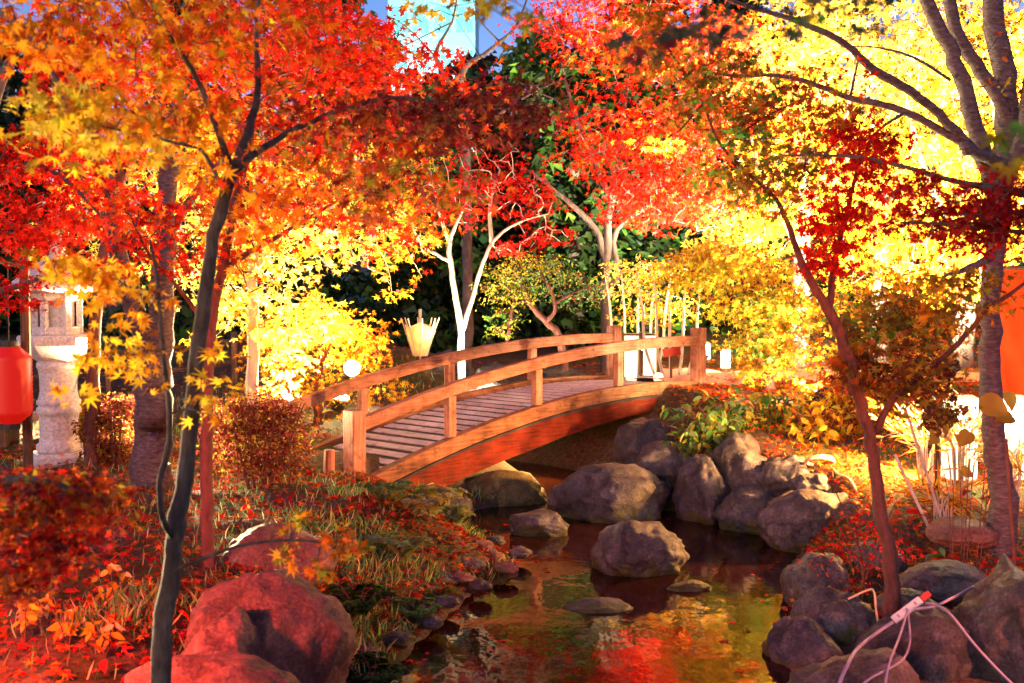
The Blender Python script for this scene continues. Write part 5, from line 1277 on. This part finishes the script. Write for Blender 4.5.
# leaves floating by the left shore
fl = []
while len(fl) < 55:
    x, y = rng.uniform(-.9, 2.2), rng.uniform(5.3, 10)
    d = float(pond_sd(np.array([x]), np.array([y]))[0])
    if d < -.01 and rng.uniform() < math.exp(d * 5.5): fl.append((x, y, .004))
fl = np.array(fl); r_ = np.random.default_rng(306)
me = foliage_mesh('floating_leaves', fl, r_.normal(0, .05, (len(fl), 3)) + np.array([0, 0, 1]), r_.normal(0, 1, (len(fl), 3)), r_.uniform(.03, .06, len(fl)), pick(r_, dict(red=3, pink=2, crimson=2, rust=2), len(fl)), 'maple5')
tag(link('floating_leaves', me, M['dryleaf']), kind='stuff')

# grass on the left lawn and tufts along the bank
Pg = scatter(9000, (-6.5, -.2, 4.6, 15), lambda x, y, d: clear_bridge(x, y, d) & (np.sin(1.7 * x + .6 * y) + np.sin(2.3 * y - x) > -.5))
n = len(Pg); r_ = np.random.default_rng(310)
T = np.column_stack([r_.normal(0, .35, n), r_.normal(0, .35, n), np.ones(n)])
me = foliage_mesh('grass', Pg, r_.normal(0, 1, (n, 3)) * np.array([1, 1, .1]), T, r_.uniform(.03, .10, n), pick(r_, dict(sage=3, green=2, brown=3, cream=1), n, .25), 'needle')
tag(link('grass', me, M['grass']), kind='stuff')
Pq = scatter(2500, (-2.2, .2, 5.0, 10.6), lambda x, y, d: clear_bridge(x, y, d) & (x < .3) & (d < 1.2) & (np.sin(3.1 * x + 1.6 * y) + np.sin(4.3 * y - 2 * x) > .1)); n = len(Pq)
T = np.column_stack([r_.normal(.25, .5, n), r_.normal(-.1, .5, n), np.ones(n)])
me = foliage_mesh('grass', Pq, r_.normal(0, 1, (n, 3)) * np.array([1, 1, .1]), T, r_.uniform(.05, .13, n), pick(r_, dict(sage=4, green=4, lime=2, cream=1), n, .25), 'needle')
tag(link('grass', me, M['grass']), kind='stuff')
Pm = scatter(2600, (.9, 4.6, 6.7, 10.5), lambda x, y, d: d < 1.6); n = len(Pm)
T = np.column_stack([r_.normal(0, .6, n), r_.normal(0, .6, n), np.ones(n)])
me = foliage_mesh('grass', Pm, r_.normal(0, 1, (n, 3)) * np.array([1, 1, .1]), T, r_.uniform(.03, .08, n), pick(r_, dict(green=3, olive=3, brown=2), n, .25), 'needle')
tag(link('grass', me, M['grass']), kind='stuff')

def fern(px, Y, L, n, label, seed, pal, z=None):
    b = on(px, Y); rg_ = np.random.default_rng(seed); P, T, S, Nn = [], [], [], []
    t = thing('fern', label, 'fern', b, group='ferns on the left bank')
    mb = MB()
    for i in range(n):
        a = 2 * math.pi * i / n + rg_.uniform(-.3, .3); ln_ = L * rg_.uniform(.7, 1.1); d = Vector((math.cos(a), math.sin(a), 0))
        pts = [d * ln_ * u * .9 + Vector((0, 0, ln_ * (1.7 * u - 1.3 * u * u))) for u in np.linspace(0, 1, 9)]
        mb.tube(pts, [.004 * (1 - .8 * u) for u in np.linspace(0, 1, 9)], 4)
        s = Vector((-d.y, d.x, 0))
        for u in np.linspace(.12, .98, 22):
            j = min(7, int(u * 8)); q = pts[j].lerp(pts[j + 1], u * 8 - j)
            for sg in (-1, 1):
                P.append(q); T.append(s * sg + d * .45); S.append(ln_ * .30 * math.sin(math.pi * min(1, .18 + u * .85)) + .006); Nn.append(Vector((0, 0, 1)) + d * .3)
    mb.build('stalk', M['bark_red'], t)
    n_ = len(P)
    me = foliage_mesh('fronds', np.array(P), np.array(Nn) + rg_.normal(0, .12, (n_, 3)), np.array(T), np.array(S), pick(rg_, pal, n_), 'dia'); link('frond_spray', me, M['leaf'], t)
fern(394, 9.0, .20, 6, 'small fern under the lower left corner of the bridge', 320, dict(sage=4, green=2))
fern(425, 8.0, .36, 8, 'largest pale green fern at the pond edge', 321, dict(sage=3, lime=3, cream=2))
fern(398, 7.3, .30, 8, 'fern below the pale one, nearer the red boulder', 322, dict(sage=4, lime=2))
fern(355, 6.3, .28, 8, 'dark fern between the large red boulder and the water', 323, dict(green=3, dgreen=3))
fern(372, 5.6, .26, 8, 'dark fern at the bottom edge beside the red boulder', 324, dict(dgreen=4, green=2))
fern(452, 8.6, .24, 7, 'pale fern near the dark low stone under the girder', 326, dict(sage=4, lime=2))
fern(384, 8.2, .26, 7, 'fern in front of the smooth rounded boulder', 327, dict(sage=3, lime=2, green=2))
fern(415, 6.6, .22, 7, 'fern drooping over the shore stones at the left', 328, dict(sage=3, green=3))
fern(440, 7.0, .18, 7, 'small fern amid the shore stones', 325, dict(green=3, olive=2))

def seedling(px, Y, h, n, label, seed, pal, leaf=.06, grp='young plants at the lower left'):
    b = on(px, Y); rg_ = np.random.default_rng(seed); t = thing('young_plant', label, 'plant', b, group=grp)
    mb = MB(); P, T, S = [], [], []
    for j in range(max(1, n // 5)):
        lean = Vector((rg_.normal(0, .25), rg_.normal(0, .25), 1)); pts = [Vector((0, 0, -.03)), lean * h * .5, lean * h + Vector((rg_.normal(0, .02), 0, 0))]
        mb.tube(pts, [.004, .003, .002], 5)
        for i in range(min(n, 7)):
            u = rg_.uniform(.4, 1.0); P.append(lean * h * u); a = rg_.uniform(0, 6.28); T.append((math.cos(a), math.sin(a), -.5)); S.append(leaf * rg_.uniform(.7, 1.2))
    mb.build('stem', M['bark_red'], t); m_ = len(P)
    me = foliage_mesh('leaf_spray', np.array(P), rg_.normal(0, .6, (m_, 3)) + np.array([0, -.3, .5]), np.array(T), np.array(S), pick(rg_, pal, m_), 'oval'); link('leaf_spray', me, M['leaf'], t)
yl = dict(yellow=4, cream=2, gold=2)
for i, (px, Y, h, n, lb, pal) in enumerate([
        (132, 5.6, .26, 6, 'young plant with cream yellow leaves nearest the slim trunk', yl), (112, 5.4, .22, 6, 'young plant with orange yellow leaves left of the slim trunk', yl), (96, 5.3, .2, 5, 'young plant with plain green leaves', dict(green=4, lime=1)),
        (38, 5.5, .24, 6, 'young plant with green leaves under the low rusty maple', dict(green=4, sage=1)), (18, 4.95, .17, 20, 'bushy yellow plant at the far lower left', yl), (62, 4.9, .16, 20, 'bushy yellow plant low among red leaves', yl),
        (98, 4.85, .16, 18, 'bushy gold plant closest to the low boulder', yl), (40, 5.2, .15, 18, 'bushy gold plant behind the other yellow ones', yl), (75, 6.0, .2, 6, 'young plant with grey lilac leaves behind the yellow ones', dict(dgrey=3, sage=2)),
        (250, 7.4, .2, 8, 'young plant with red and yellow leaves behind the pink boulder', dict(red=3, yellow=2, orange=2)), (225, 7.6, .18, 8, 'young plant with bluish green leaves by the red stem', dict(bluegreen=3, green=2))]):
    seedling(px, Y, h, n, lb, 400 + i, pal)
for i, (px, Y, h, n, lb, pal) in enumerate([(930, 7.3, .12, 9, 'low green leaved plant at the cherry foot', dict(sage=3, green=3)), (960, 7.0, .13, 9, 'low yellow green plant right in front of the cherry trunk', dict(lime=3, green=2)), (990, 6.2, .12, 8, 'low plant with olive leaves near the pointed boulder', dict(olive=3, lime=1))]):
    seedling(px, Y, h, n, lb, 430 + i, pal, .07, 'low plants on the right bank')
